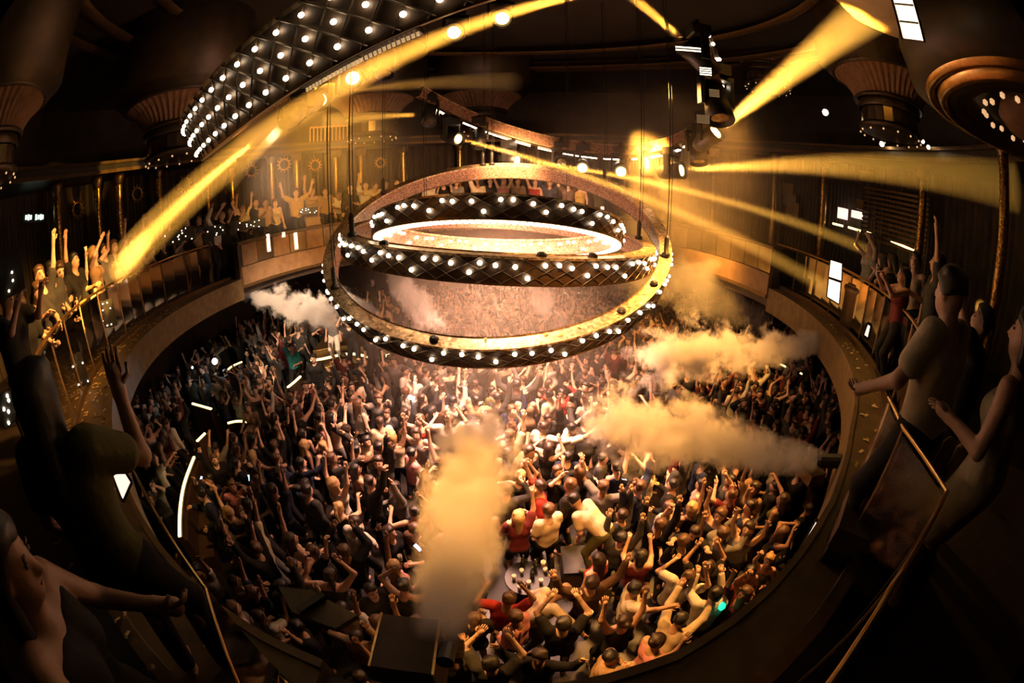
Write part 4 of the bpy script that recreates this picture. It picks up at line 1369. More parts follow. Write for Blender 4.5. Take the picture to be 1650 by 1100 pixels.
def hair_mesh(kind, h=0.016):
    key = (kind, h)
    if key in HAIR: return HAIR[key]
    F = Field((-.2, -.26, -.5), (.2, .2, .25), h)
    cut = lambda q: np.maximum(q[..., 1] * .9 - q[..., 2] * .55 - .028, 0 * q[..., 0] - 1)
    F.ell((0, -.006, .016), (.084, .101, .114), k=0, grow=.014, cut=cut)
    for i in range(9):
        F.ell((.055 * math.cos(i * 2.4), -.01 + .06 * math.sin(i * 2.4), .085 + .02 * math.sin(i * 5.1)), (.04, .04, .03), k=.02)
    if kind == 'short':
        F.plane((0, -.35, -1), .028)
    elif kind == 'long':
        F.cone((0, -.07, .02), (0, -.10, -.30), .082, .06, .05)
        for s in (-1, 1): F.cone((s * .07, -.03, .0), (s * .085, -.03, -.24), .034, .022, .04)
    elif kind == 'bob':
        F.cone((0, -.05, .0), (0, -.06, -.10), .085, .075, .05)
        for s in (-1, 1): F.cone((s * .072, -.01, .0), (s * .074, .0, -.10), .03, .024, .04)
    elif kind == 'bun':
        F.plane((0, -.6, -1), .07)
        F.ell((0, -.10, .09), (.045, .045, .045), k=.02)
    elif kind == 'tail':
        F.plane((0, -.6, -1), .07)
        F.cone((0, -.10, .06), (0, -.15, -.02), .035, .035, .02)
        F.cone((0, -.15, -.02), (0, -.13, -.26), .035, .015, .02)
    V, Q = F.mesh()
    me = newmesh('hair', V, Q, M_HAIR, smooth=True)
    HAIR[key] = me
    return me
def cap_mesh():
    if 'cap' in HAIR: return HAIR['cap']
    F = Field((-.25, -.25, -.1), (.25, .35, .3), .016)
    F.ell((0, 0, .02), (.086, .104, .118), k=0, grow=.016)
    F.plane((0, 0, -1), -.035)
    F.ell((0, .12, .045), (.075, .085, .012), k=.01)
    V, Q = F.mesh()
    HAIR['cap'] = newmesh('cap', V, Q, M_CLOTH, smooth=True)
    return HAIR['cap']
def hat_mesh():
    mb = MB().lathe([(0, .17), (.075, .165), (.098, .14), (.105, .06), (.19, .045), (.195, .05), (.11, .075)], 24)
    return mb.mesh('hat', M_CLOTH, True)

UP = lambda s, o=.25, f=.1: ((s * o, f, 1), (s * .02, .15, 1))
POSES = {
    'arms_down': dict(),
    'both_up': dict(L=((-.35, .15, .9), (.05, .2, 1)), R=((.35, .15, .9), (-.05, .2, 1)), head=(-.25, 0), footL=(-.17, 0)),
    'wide_up': dict(L=((-.9, .1, .55), (-.25, .1, 1)), R=((.9, .1, .55), (.25, .1, 1)), head=(-.2, 0)),
    'right_up': dict(L=((-.3, .1, -1), (.1, .8, .1)), R=((.35, .2, .9), (.05, .1, 1)), head=(-.1, .2), side=-.08),
    'left_up': dict(R=((.3, .1, -1), (-.1, .8, .2)), L=((-.3, .25, .95), (-.1, .15, 1)), head=(-.15, -.2), side=.08),
    'point': dict(R=((.5, .75, .45), (.1, .9, .55)), L=((-.3, -.1, -1), (0, .6, -.4)), curlR=1.2, head=(-.1, .2)),
    'elbows': dict(L=((-.7, .3, .3), (.8, .35, .75)), R=((.7, .3, .3), (-.8, .35, .75)), head=(.1, 0)),
    'film': dict(L=((-.15, .75, -.2), (.2, .6, .8)), R=((.15, .75, -.2), (-.2, .6, .8)), head=(-.05, 0), curlL=1.4, curlR=1.4),
    'clap': dict(L=((-.4, .5, .5), (.55, .35, .8)), R=((.4, .5, .5), (-.55, .35, .8)), head=(-.2, 0)),
    'drink': dict(R=((.35, .3, -.9), (-.05, .8, .55)), L=((-.3, 0, -1), (.3, .6, -.3)), curlR=1.6, turn=.2),
    'hug': dict(R=((.95, .1, .05), (.6, .5, .1)), L=((-.4, 0, -1), (0, .4, -.8)), head=(.1, .5), side=.06),
    'sway': dict(L=((-.8, .2, -.3), (.3, .7, .5)), R=((.5, .2, .8), (-.6, .1, .7)), side=.16, turn=.35, footL=(-.2, .05), head=(0, .3)),
    'fist': dict(R=((.3, .35, .9), (-.05, .2, 1)), L=((-.45, .1, -.9), (.5, .6, .2)), curlR=2.2, head=(-.2, 0), lean=.1),
    'bent': dict(lean=1.0, L=((-.2, .5, -.8), (.25, .8, -.3)), R=((.3, .4, -.9), (-.1, .9, .2)), head=(-.3, 0), footL=(-.2, .02), footR=(.16, -.1)),
    'stoop': dict(lean=.75, hip=.86, L=((-.5, .2, -.8), (.1, .7, -.6)), R=((.8, .4, .1), (.5, .8, -.2)), head=(.2, 0), footL=(-.2, .1), footR=(.16, -.15)),
    'reach': dict(lean=.35, L=((-.3, .6, .8), (0, .5, .9)), R=((.35, .6, .75), (0, .6, .9)), head=(-.3, 0), footL=(-.15, .15), footR=(.15, -.1), turn=-.3),
    'lean_rail': dict(lean=.30, L=((-.35, .6, -.6), (.5, .8, 0)), R=((.35, .6, -.6), (-.5, .8, 0)), head=(.15, .1)),
    'rail_hold': dict(lean=.12, L=((-.5, .35, -.85), (.15, .85, -.15)), R=((.5, .35, -.85), (-.15, .85, -.15)), head=(.1, .1), curlL=1.6, curlR=1.6),
    'rail_one': dict(lean=.05, L=((-.45, .3, -.9), (.05, .75, -.45)), R=((.3, .05, -1), (.05, .3, -1)), head=(.05, -.15), curlL=1.6),
    'rail_up': dict(lean=.10, L=((-.4, .45, -.8), (.1, .9, -.1)), R=((.35, .1, .9), (0, .15, 1)), head=(-.05, -.2), curlL=1.6),
    'hand_up': dict(L=((-.4, 0, -1), (0, .5, -.7)), R=((.3, .5, -.4), (-.05, .12, 1)), head=(.05, .2), curlR=.12),
    'sit': dict(hip=.50, footL=(-.14, .48), footR=(.14, .46), lean=-.05, L=((-.3, .3, -.9), (.1, .9, -.2)), R=((.3, .3, -.9), (-.1, .9, -.2))),
}
BODY = {}
def body_of(pose, fem, h=0.024):
    k = (pose, fem, h)
    if k not in BODY: BODY[k] = body_mesh('body_' + pose, POSES[pose], h, fem)
    return BODY[k]
CL = {}
def cloth_of(pose, fem, kind, h=0.024):
    k = (pose, fem, kind, h)
    if k not in CL: CL[k] = cloth_mesh(kind, body_of(pose, fem, h)[1], kind, h, fem)
    return CL[k]
SH = {}
SKINS = [(.62, .38, .26), (.55, .32, .21), (.45, .26, .16), (.30, .165, .10), (.68, .45, .33), (.20, .11, .07)]
COLORS = {'black': (.012, .011, .011), 'white': (.62, .56, .48), 'cream': (.60, .48, .32), 'grey': (.16, .15, .14), 'red': (.30, .025, .02), 'olive': (.09, .085, .03),
          'navy': (.015, .02, .045), 'pink': (.55, .22, .22), 'tan': (.34, .22, .12), 'teal': (.02, .16, .16), 'charcoal': (.04, .038, .036), 'gold': (.5, .32, .08), 'maroon': (.12, .018, .02), 'brown': (.10, .055, .03)}
HAIRC = {'black': (.010, .008, .007), 'dark brown': (.03, .016, .009), 'brown': (.085, .042, .02), 'blond': (.42, .26, .10)}
def person(label, loc, yaw, pose, top, topc, bottom='trousers', botc='black', hair='short', hairc='black', skin=0, fem=False, scale=1.0, h=0.024, group=None, shoes=False, cap=None, tilt=None):
    me, J = body_of(pose, fem, h)
    o = bpy.data.objects.new('person', me)
    COL.objects.link(o)
    o.location = loc
    o.rotation_euler = (0, 0, yaw) if tilt is None else (tilt[0], tilt[1], yaw)
    o.scale = (scale,) * 3
    o.color = (*SKINS[skin], 1)
    tag(o, label, 'person', group)
    def child(name, mesh, c):
        q = bpy.data.objects.new(name, mesh)
        COL.objects.link(q)
        q.parent = o
        q.color = (*c, 1)
        return q
    if top == 'dress':
        child('dress', cloth_of(pose, fem, 'dress', h), COLORS[topc])
    else:
        child({'tee': 'shirt', 'shirt': 'shirt', 'vest': 'tank_top', 'jacket': 'jacket'}[top], cloth_of(pose, fem, top, h), COLORS[topc])
        child(bottom, cloth_of(pose, fem, bottom, h), COLORS[botc])
    HM = Matrix(J['HR'].tolist()).to_4x4(); HM.translation = Vector(J['head'])
    if hair:
        q = child('hair', hair_mesh(hair), HAIRC[hairc]); q.matrix_local = HM
    if cap:
        q = child('cap' if cap != 'hat' else 'straw_hat', cap_mesh() if cap != 'hat' else hat_mesh(), COLORS['tan'] if cap == 'hat' else COLORS[cap])
        q.matrix_local = HM @ Matrix.Translation((0, 0, 0 if cap != 'hat' else -.01))
    if shoes:
        for k in 'LR':
            kk = (pose, fem, k)
            if kk not in SH: SH[kk] = shoe_mesh(J, k)
            child('shoe', SH[kk], COLORS[botc] if botc != 'tan' else COLORS['black'])
    return o, J
# ================================================================== WHO IS WHERE
rnd = random.Random(21)
def yaw_to(p, q): return math.atan2(-(q[0] - p[0]), q[1] - p[1])
def at_head(label, px, py, rho, face, pose, top, topc, base=ZB, lim=(.9, 1.12), clear=.86, **kw):
    """a guest whose head is seen at this point, standing at this distance; face: pixel-free yaw or a point to look at"""
    if rho > 2 and base > 0:      # keep behind the railing or parapet
        if px < 300: rho *= 1.25
        rho = max(rho, min_rho(px, py, clear) + rnd.uniform(0, .25))
    q = atr(px, py, rho)
    fem = kw.get('fem', False)
    J = skeleton(POSES[pose])
    hz = J['head'][2]
    s = max(lim[0], min(lim[1], (q.z - base) / hz))
    yaw = yaw_to(q, face) if not isinstance(face, (int, float)) else face
    off = rotz(yaw) @ np.array([J['head'][0], J['head'][1], 0]) * s
    o, J = person(label, (q.x - off[0], q.y - off[1], base), yaw, pose, top, topc, scale=s, **kw)
    return o, J, s
def in_hand(o, J, s, k, name, me, label, cat, offset=.09, group=None, rot=None):
    Mx = Matrix.LocRotScale(o.location, o.rotation_euler, o.scale)
    p = Mx @ Vector(J['wr' + k] + J['hd' + k] * offset)
    q = link(name, me, None, p, rot or (0, 0, o.rotation_euler.z))
    tag(q, label, cat, group)
    return q
def phone_mesh(m):
    mb = MB(); mb.box((0, 0, 0), (.075, .009, .15)); mb.box((0, -.006, 0), (.066, .003, .138))
    me = newmesh('phone', mb.v, mb.f, mats=[M_BLACK, m], idx=[0] * 6 + [1] * 6)
    return me
PHONE = phone_mesh(M_BLUE); PHONEW = phone_mesh(M_SCREEN)
G = C0 + Vector((0, 0, 5))
GL = 'guests on the left balcony'; GF = 'guests on the far balcony'; GR = 'guests on the right balcony'
F_ = dict(fem=True)
# raised tier behind the far parapet
struct(ring_band(MB(), degs(10, 161, 4), 0.45, 4.5, ZB, ZB + .3).obj('floor_riser', M_DARK))

# ---- left balcony, near to far
at_head('bearded man in dark tee gripping the gold handrail, left edge', 34, 498, 2.3, (2, 3.5), 'rail_hold', 'tee', 'black', hairc='dark brown', h=.016, skin=0, group=GL)
at_head('long-haired woman in olive top beside the bearded man', 92, 487, 2.9, (3, 3), 'rail_hold', 'vest', 'olive', hair='long', hairc='dark brown', skin=1, fem=True, h=.016, group=GL)
at_head('woman in black low-necked top, face in shadow, left balcony', 101, 466, 3.6, (2, 3.5), 'arms_down', 'dress', 'black', hair='long', hairc='black', skin=2, fem=True, h=.018, group=GL)
at_head('man in black shirt facing out between raised arms, left balcony', 94, 420, 4.5, (2, 2), 'lean_rail', 'shirt', 'black', hairc='dark brown', skin=0, group=GL)
at_head('guest with one bare arm thrown high at the far left', 62, 432, 3.9, (2, 5), 'left_up', 'tee', 'charcoal', hairc='brown', skin=0, h=.018, group=GL)
o = at_head('dark-haired woman holding a drink aloft, seen from behind, left balcony', 132, 446, 4.2, (-6, 9), 'right_up', 'vest', 'black', hair='long', hairc='black', skin=0, fem=True, h=.018, group=GL)
in_hand(*o, 'R', 'cup', CUP, 'tall cup held up by the dark-haired woman', 'cup')
at_head('woman in studded black shorts and loose hair at the rail', 158, 432, 4.6, (-1, 8), 'rail_hold', 'vest', 'black', bottom='shorts', hair='long', hairc='black', skin=0, fem=True, h=.018, group=GL, shoes=True)
at_head('man with lit face behind the glaring dancer', 166, 388, 5.9, (-2, 6), 'arms_down', 'tee', 'grey', hairc='dark brown', skin=4, group=GL)
at_head('pale woman sipping behind the glaring dancer', 181, 371, 6.6, (-1, 4), 'drink', 'vest', 'white', hair='bob', hairc='brown', skin=4, fem=True, group=GL)
at_head('dancer bleached by the beam, bending over in olive dress', 226, 402, 5.6, (-4.6, 7.5), 'lean_rail', 'dress', 'olive', hair='long', hairc='blond', skin=4, fem=True, h=.018, group=GL, shoes=True)
at_head('dancer with fists up in the hottest part of the beam', 200, 402, 5.2, (-3, 8), 'elbows', 'tee', 'white', hairc='brown', skin=4, h=.018, group=GL)
o = at_head('guest raising a glowing hand right of the bleached dancer', 262, 396, 6.9, (-2, 9), 'left_up', 'tee', 'black', hairc='black', skin=1, group=GL)
at_head('bare-legged guest in olive at the left rail', 246, 418, 5.0, (-4, 9), 'lean_rail', 'dress', 'olive', hair='tail', hairc='dark brown', skin=1, fem=True, h=.018, group=GL, shoes=True)
at_head('guest in shadow at the extreme left with bent arm', 8, 470, 3.1, (2, 4), 'film', 'tee', 'black', hairc='dark brown', skin=1, group=GL)
at_head('shadowed man behind the long-haired woman', 78, 405, 5.3, (2, 5), 'arms_down', 'shirt', 'charcoal', hairc='black', skin=2, group=GL)
o = at_head('guest with arm stretched up behind the glaring dancer', 212, 372, 6.9, (-1, 6), 'both_up', 'tee', 'tan', hairc='dark brown', skin=0, group=GL)
at_head('shadowed guest with arm up beside the lit wall sign', 118, 410, 5.6, (0, 6), 'right_up', 'tee', 'black', hairc='black', skin=2, group=GL)
at_head('guest in dark tee between bearded man and olive top', 60, 470, 3.9, (2, 4), 'lean_rail', 'tee', 'charcoal', hairc='brown', skin=1, group=GL)
at_head('blond woman pressed behind the glaring dancer', 150, 405, 5.4, (-2, 8), 'clap', 'vest', 'tan', hair='long', hairc='blond', skin=4, fem=True, group=GL)
at_head('man in grey tee beyond the guest with glowing hand', 284, 372, 7.6, (-2, 9), 'drink', 'tee', 'grey', hairc='dark brown', skin=1, group=GL)
for i, (px, py, rho, pose, top, c, hr, hc, fem, lab) in enumerate((
        (300, 352, 8.6, 'arms_down', 'dress', 'black', 'long', 'black', True, 'woman in black on the rail, left of the pale man'),
        (318, 334, 8.8, 'drink', 'tee', 'tan', 'short', 'dark brown', False, 'man in tan tee with drink on the left balcony'),
        (331, 330, 9.2, 'hug', 'tee', 'charcoal', 'short', 'black', False, 'man in charcoal hugging a friend, left balcony'),
        (343, 328, 9.4, 'sway', 'shirt', 'white', 'short', 'brown', False, 'man in white shirt swaying under the struck column'),
        (357, 336, 9.9, 'clap', 'tee', 'black', 'short', 'black', False, 'man in black clapping beside the white shirt'),
        (370, 340, 10.2, 'film', 'tee', 'charcoal', 'short', 'dark brown', False, 'guest filming right under the struck column'),
        (391, 336, 10.6, 'both_up', 'tee', 'cream', 'short', 'brown', False, 'guest in cream with both arms up, left balcony'),
        (412, 326, 11.0, 'arms_down', 'jacket', 'black', 'short', 'black', False, 'guest in dark jacket beyond the cream guest'),
        (427, 326, 11.2, 'drink', 'tee', 'tan', 'short', 'dark brown', False, 'guest in tan drinking above the mirrored panels'),
        (443, 327, 11.4, 'arms_down', 'vest', 'cream', 'bob', 'brown', True, 'woman in cream top above the bright reflections'),
        (476, 293, 11.8, 'wide_up', 'tee', 'gold', 'short', 'dark brown', False, 'man in orange shirt standing tall, arms wide, far left'),
        (503, 306, 12.0, 'right_up', 'dress', 'tan', 'long', 'brown', True, 'woman in tan dress with one straight arm up'),
        (524, 308, 12.3, 'arms_down', 'tee', 'tan', 'short', 'black', False, 'man in tan tee right of the straight-armed woman'),
        (547, 312, 12.4, 'lean_rail', 'tee', 'white', 'short', 'dark brown', False, 'man in white tee leaning on the far rail'),
        (564, 302, 12.6, 'arms_down', 'shirt', 'black', 'short', 'black', False, 'man in black shirt right of the white tee'),
        (578, 300, 12.8, 'lean_rail', 'vest', 'pink', 'long', 'dark brown', True, 'woman in pink top on the far rail'),
        (589, 296, 12.9, 'fist', 'tee', 'white', 'short', 'black', False, 'man in white tee with raised fist on the far rail'),
        (604, 299, 13.0, 'hug', 'tee', 'cream', 'short', 'brown', False, 'man in cream tee pointing along the far rail'),
        (622, 292, 13.2, 'arms_down', 'tee', 'black', 'short', 'black', False, 'man in black at the ring cable, far rail'),
        (640, 290, 13.4, 'arms_down', 'tee', 'charcoal', 'short', 'dark brown', False, 'man in charcoal behind the large ring, far rail'))):
    at_head(lab, px, py, rho, G if pose not in ('hug',) else (2, 8), pose, top, c, base=ZB if rho < 10 else ZB + .3, lim=(.9, 1.16), hair=hr, hairc=hc, fem=fem, skin=i % 5, group=GL if rho < 12 else GF)
# ---- far balcony seen through the largest ring
desc = [('white', 'tee'), ('black', 'tee'), ('grey', 'shirt'), ('cream', 'tee'), ('charcoal', 'jacket'), ('pink', 'vest'), ('tan', 'tee'), ('red', 'vest'), ('navy', 'shirt'), ('brown', 'tee'), ('gold', 'vest'), ('olive', 'tee'), ('maroon', 'vest'), ('teal', 'vest')]
ordn = 'first second third fourth fifth sixth seventh eighth ninth tenth eleventh twelfth thirteenth fourteenth'.split()
for i in range(14):
    px = 690 + i * 25 + rnd.uniform(-6, 6)
    c, tp_ = desc[i]
    fem = tp_ == 'vest'
    at_head('guest in %s, %s from the left on the far rail inside the ring' % (c, ordn[i]), px, 292 + (px - 800) ** 2 * .0004, 14.2, G, rnd.choice(['lean_rail', 'arms_down', 'clap', 'film', 'right_up', 'both_up']), tp_, c, base=ZB + .3, lim=(.95, 1.16),
            hair='long' if fem else 'short', hairc=rnd.choice(list(HAIRC)), fem=fem, skin=i % 5, group=GF)
# ---- right balcony
at_head('woman with both arms overhead, bleached by the long beam', 1403, 398, 9.2, (0, 6), 'clap', 'vest', 'white', hair='long', hairc='blond', skin=4, fem=True, group=GR, lim=(.9, 1.2))
at_head('dark-haired woman from behind left of the striped top', 1421, 418, 6.0, (6.5, 12), 'rail_hold', 'vest', 'black', hair='long', hairc='dark brown', skin=0, fem=True, group=GR)
at_head('woman in black with long hair bending over, right rail', 1437, 420, 5.4, (7.5, 10), 'lean_rail', 'dress', 'black', hair='long', hairc='black', skin=0, fem=True, group=GR)
at_head('guest in brown striped top bent over the right rail', 1458, 436, 4.9, (4, 6), 'stoop', 'shirt', 'brown', hairc='dark brown', skin=0, group=GR, base=ZB + .25)
at_head('woman facing out with lit face, right balcony', 1475, 420, 5.8, (2, 3), 'arms_down', 'vest', 'cream', hair='long', hairc='dark brown', skin=4, fem=True, group=GR)
at_head('shadowed guest behind the man in the pale shirt', 1512, 425, 5.2, (0, 8), 'left_up', 'tee', 'charcoal', hairc='black', skin=2, group=GR)
man = at_head('broad man in pale short-sleeved shirt, seen from behind at right', 1532, 472, 2.5, (2.2, 9.5), 'rail_one', 'tee', 'cream', clear=.2, hairc='black', skin=1, h=.014, group=GR, shoes=True)
film = at_head('guest in maroon filming with a phone over the right rail', 1446, 500, 3.6, (0.5, 6), 'film', 'vest', 'maroon', clear=.4, hair='long', hairc='black', skin=1, fem=True, h=.016, group=GR)
in_hand(*film, 'R', 'phone', PHONEW, 'phone held up by the guest in maroon', 'phone')
at_head('woman in pale dress at the far right edge, arm raised', 1655, 545, 2.3, (2, 6), 'right_up', 'dress', 'cream', clear=.2, hair='bob', hairc='black', skin=1, fem=True, h=.016, group=GR, shoes=True)
at_head('shadowed guest in dark clothes between man and pale dress', 1583, 520, 3.1, (0, 6), 'clap', 'tee', 'black', hairc='black', skin=2, group=GR)
# ---- foreground, lower left: dark figures close to the lens
fg = at_head('near woman with black hair from behind, arm raised, lower left', 62, 640, 1.55, (-4, 5), 'hand_up', 'tee', 'olive', hair='long', hairc='black', skin=2, fem=True, h=.012, lim=(.8, 1.1))
at_head('dark guest close to the lens gripping the corner rail', 10, 905, 1.0, (1.5, 2.4), 'rail_hold', 'vest', 'black', hair='long', hairc='black', skin=3, fem=True, h=.014, lim=(.7, 1.0))

# ---- people on the dance floor who stand out
def on_floor(label, px, py, z, dz, yaw, pose, top, c, **kw):
    """px, py: where the head is; z: floor they stand on"""
    J = skeleton(POSES[pose]); s = kw.pop('scale', 1.0)
    q = atz(px, py, z + J['head'][2] * s)
    off = rotz(yaw) @ np.array([J['head'][0], J['head'][1], 0]) * s
    o, J = person(label, (q.x - off[0], q.y - off[1], z), yaw, pose, top, c, scale=s, **kw)
    TAKEN.append((q.x - off[0] + .5 * off[0], q.y - off[1] + .5 * off[1], .42))
    return o, J, s
TAKEN = CLEAR + [(T1.x, T1.y, .5), (T2.x, T2.y, .5)]
GD = 'dancers on the lower floor'
o = on_floor('man bent double in cream tee on a block, holding a phone', 926, 806, .565, 0, R(55), 'bent', 'tee', 'cream', hairc='black', skin=1, h=.018, bottom='trousers', botc='olive', shoes=True, group=GD)
in_hand(*o, 'R', 'phone', PHONE, 'blue-lit phone of the man bent double', 'phone', rot=(R(60), 0, R(50)))
TAKEN.append((PL.x, PL.y, .55))
on_floor('man in cream shirt and straw hat stooping near the front plume', 905, 955, 0, 0, R(-70), 'stoop', 'shirt', 'cream', hair=None, cap='hat', skin=1, h=.018, botc='grey', group=GD)
o = on_floor('man in cream shirt reaching up with a phone, bottom right', 1096, 998, 0, 0, R(-25), 'reach', 'shirt', 'cream', hairc='black', skin=1, h=.018, botc='black', group=GD)
in_hand(*o, 'R', 'phone', PHONE, 'blue-lit phone held up at the bottom right', 'phone', rot=(R(20), 0, R(160)))
on_floor('man in white tee from behind, left of the front plume', 572, 842, 0, 0, R(-20), 'rail_hold', 'tee', 'white', hairc='dark brown', skin=1, h=.02, group=GD)
on_floor('man in cream shirt with arms spread wide, right of ring', 1003, 605, 0, 0, R(20), 'wide_up', 'shirt', 'cream', hairc='black', skin=0, group=GD)
on_floor('woman in red dress near the centre left', 676, 676, 0, 0, R(170), 'clap', 'dress', 'red', hair='long', hairc='brown', skin=0, fem=True, group=GD)
on_floor('man in dark suit standing by the wavy steps', 505, 577, .4, 0, R(190), 'arms_down', 'jacket', 'black', hairc='black', skin=0, group=GD)
on_floor('seated woman in orange on the small left booth', 400, 655, .3, 0, R(190), 'sit', 'dress', 'tan', hair='long', hairc='brown', skin=0, fem=True, group=GD)
on_floor('man in cream tee right, turned toward his friend', 1277, 585, .1, 0, R(-10), 'hug', 'tee', 'cream', hairc='black', skin=1, group=GD)
on_floor('man in tan shirt with arm up beside the cream tee, right', 1306, 580, .1, 0, R(20), 'left_up', 'shirt', 'tan', hairc='black', skin=1, group=GD)
on_floor('man in white shirt with arms round a friend, centre', 876, 688, 0, 0, R(-30), 'hug', 'shirt', 'white', hairc='dark brown', skin=0, group=GD)
on_floor('man in white tee reaching right toward the lower plume', 922, 690, 0, 0, R(-60), 'reach', 'tee', 'white', hairc='black', skin=1, group=GD)
on_floor('man in pale shirt lit by a phone, left of centre', 655, 632, 0, 0, R(-40), 'right_up', 'shirt', 'white', hairc='brown', skin=4, group=GD)
on_floor('man in white tee from behind, left dance floor', 612, 680, 0, 0, R(30), 'arms_down', 'tee', 'cream', hairc='dark brown', skin=1, group=GD)
on_floor('woman in black with bare back, arms up, near the bottom', 1005, 1000, 0, 0, R(10), 'both_up', 'vest', 'black', hair='bun', hairc='dark brown', skin=1, fem=True, group=GD)
for i, (px, py, pose, c) in enumerate(((598, 540, 'arms_down', 'charcoal'), (560, 520, 'sway', 'black'), (533, 508, 'arms_down', 'grey'), (470, 560, 'right_up', 'teal'), (600, 452, 'arms_down', 'black'))):
    on_floor(['man in charcoal on the wavy steps beneath the ring', 'dancer in black swaying on top of the steps', 'man in grey at the end of the left smoke plume', 'man in teal shirt holding an arm up, left', 'tall man in black seen through the ring, left'][i],
             px, py, .95 if i in (0, 1, 2) else (.3 if i == 3 else 1.2), 0, R(180), pose, 'tee', c, bottom='trousers', botc='white' if i == 2 else 'black', hairc='black', skin=i, group=GD)

# ---- everyone else on the dance floor
def seen(p):
    d = p - CAM
    for z in (ZB + .05, 3.95):
        t = (z - CAM.z) / d.z
        q = CAM + d * t - C0
        if math.hypot(q.x, q.y) > edge_r(math.degrees(math.atan2(q.y, q.x))) - .05: return False
    px, py = proj(p)
    return -20 < px < 1670 and py < 1115
spots = []
sp_ = .60
j = 0
y = 1.2
while y < 19:
    x = -11 + (sp_ / 2 if j % 2 else 0)
    while x < 12:
        p = Vector((x + rnd.uniform(-.13, .13), y + rnd.uniform(-.13, .13), 0))
        if seen(p + Vector((0, 0, 1.65))) and math.hypot((p.x - .5) / 14.2, (p.y - 9) / 13.2) < 1:
            if all(math.hypot(p.x - a, p.y - b) > r_ for a, b, r_ in TAKEN):
                b0 = (p - base)
                u, v_ = b0.dot(dirx), b0.dot(diry)
                if not (-1.5 < u < 2.0 and -1.3 < v_ < 3): spots.append(p)
        x += sp_
    y += sp_ * .87
    j += 1
spots.sort(key=lambda p: (p - CAM).length)
ZONES = [(lambda x, y: x < 430 and y > 560, 'by the left booths'), (lambda x, y: x < 560 and y <= 640, 'near the left plume'), (lambda x, y: y < 520 and x < 1050, 'within the ring opening'),
         (lambda x, y: y < 560 and x >= 1050, 'at the far right'), (lambda x, y: y < 640 and x < 960, 'just below the ring'), (lambda x, y: y < 660 and x >= 960, 'by the upper plume'),
         (lambda x, y: x > 1180 and y > 740, 'near the right screen'), (lambda x, y: x > 900 and y < 800, 'by the lower plume'), (lambda x, y: x > 860 and y > 930, 'near the bottom edge'),
         (lambda x, y: x >= 830, 'around the bent man'), (lambda x, y: x >= 640 and y < 800, 'at front plume tip'), (lambda x, y: y > 760, 'left of front plume'), (lambda x, y: True, 'left of centre')]
PH = {'arms_down': 'arms lowered', 'both_up': 'both arms raised', 'wide_up': 'arms spread high', 'right_up': 'right arm raised', 'left_up': 'left arm raised', 'point': 'arm pointing ahead', 'elbows': 'elbows out', 'film': 'hands before face',
      'clap': 'clapping overhead', 'drink': 'forearm lifted', 'hug': 'arm held out', 'sway': 'swaying sideways', 'fist': 'fist raised', 'reach': 'reaching forward'}
WT = [('arms_down', 20), ('both_up', 9), ('wide_up', 5), ('right_up', 14), ('left_up', 14), ('point', 8), ('elbows', 5), ('film', 6), ('clap', 8), ('drink', 12), ('hug', 7), ('sway', 10), ('fist', 9), ('reach', 5)]
POOL = [p for p, n in WT for _ in range(n)]
TOPC = ['black'] * 9 + ['charcoal'] * 4 + ['white'] * 4 + ['cream'] * 3 + ['grey'] * 3 + ['navy'] * 2 + ['red', 'maroon', 'olive', 'tan', 'pink', 'brown']
used_labels = set()
def dress_up():
    fem = rnd.random() < .42
    pose = rnd.choice(POOL)
    c = rnd.choice(TOPC)
    top = rnd.choice(['vest', 'dress', 'vest', 'tee']) if fem else rnd.choice(['tee', 'tee', 'tee', 'shirt', 'shirt', 'jacket'])
    if top == 'jacket': c = rnd.choice(['black', 'navy', 'charcoal'])
    hair = rnd.choice(['long', 'long', 'tail', 'bob', 'bun']) if fem else 'short'
    hc = rnd.choice(['black', 'black', 'dark brown', 'dark brown', 'brown', 'blond'] if fem else ['black', 'black', 'dark brown', 'brown'])
    return fem, pose, c, top, hair, hc
N_IND = 225
for i, p in enumerate(spots[:N_IND]):
    px, py = proj(p + Vector((0, 0, 1.65)))
    zone = next(z for f_, z in ZONES if f_(px, py))
    for tr in range(60):
        fem, pose, c, top, hair, hc = dress_up()
        tn = {'vest': 'tank top', 'dress': 'dress', 'tee': 'tee', 'shirt': 'shirt', 'jacket': 'jacket'}[top]
        hn = {'long': 'long', 'tail': 'ponytailed', 'bob': 'bobbed', 'bun': 'bunned', 'short': 'short'}[hair]
        lab = '%s in %s %s, %s %s hair, %s, %s' % ('woman' if fem else 'man', c, tn, hn, hc, PH[pose], zone)
        if lab not in used_labels: break
    used_labels.add(lab)
    # most face the middle of the room
    aim = math.atan2(-(C0.x - p.x), (C0.y + 4 - p.y)) if rnd.random() < .55 else rnd.uniform(-PI, PI)
    person(lab, p, aim + rnd.uniform(-.6, .6), pose, top, c, bottom='trousers' if not fem or top != 'tee' else rnd.choice(['trousers', 'shorts']), botc=rnd.choice(['black', 'black', 'charcoal', 'navy', 'grey']),
           hair=hair, hairc=hc, skin=rnd.choice([0, 0, 1, 1, 2, 3, 4]), fem=fem, scale=rnd.uniform(.92, 1.07), group=GD)
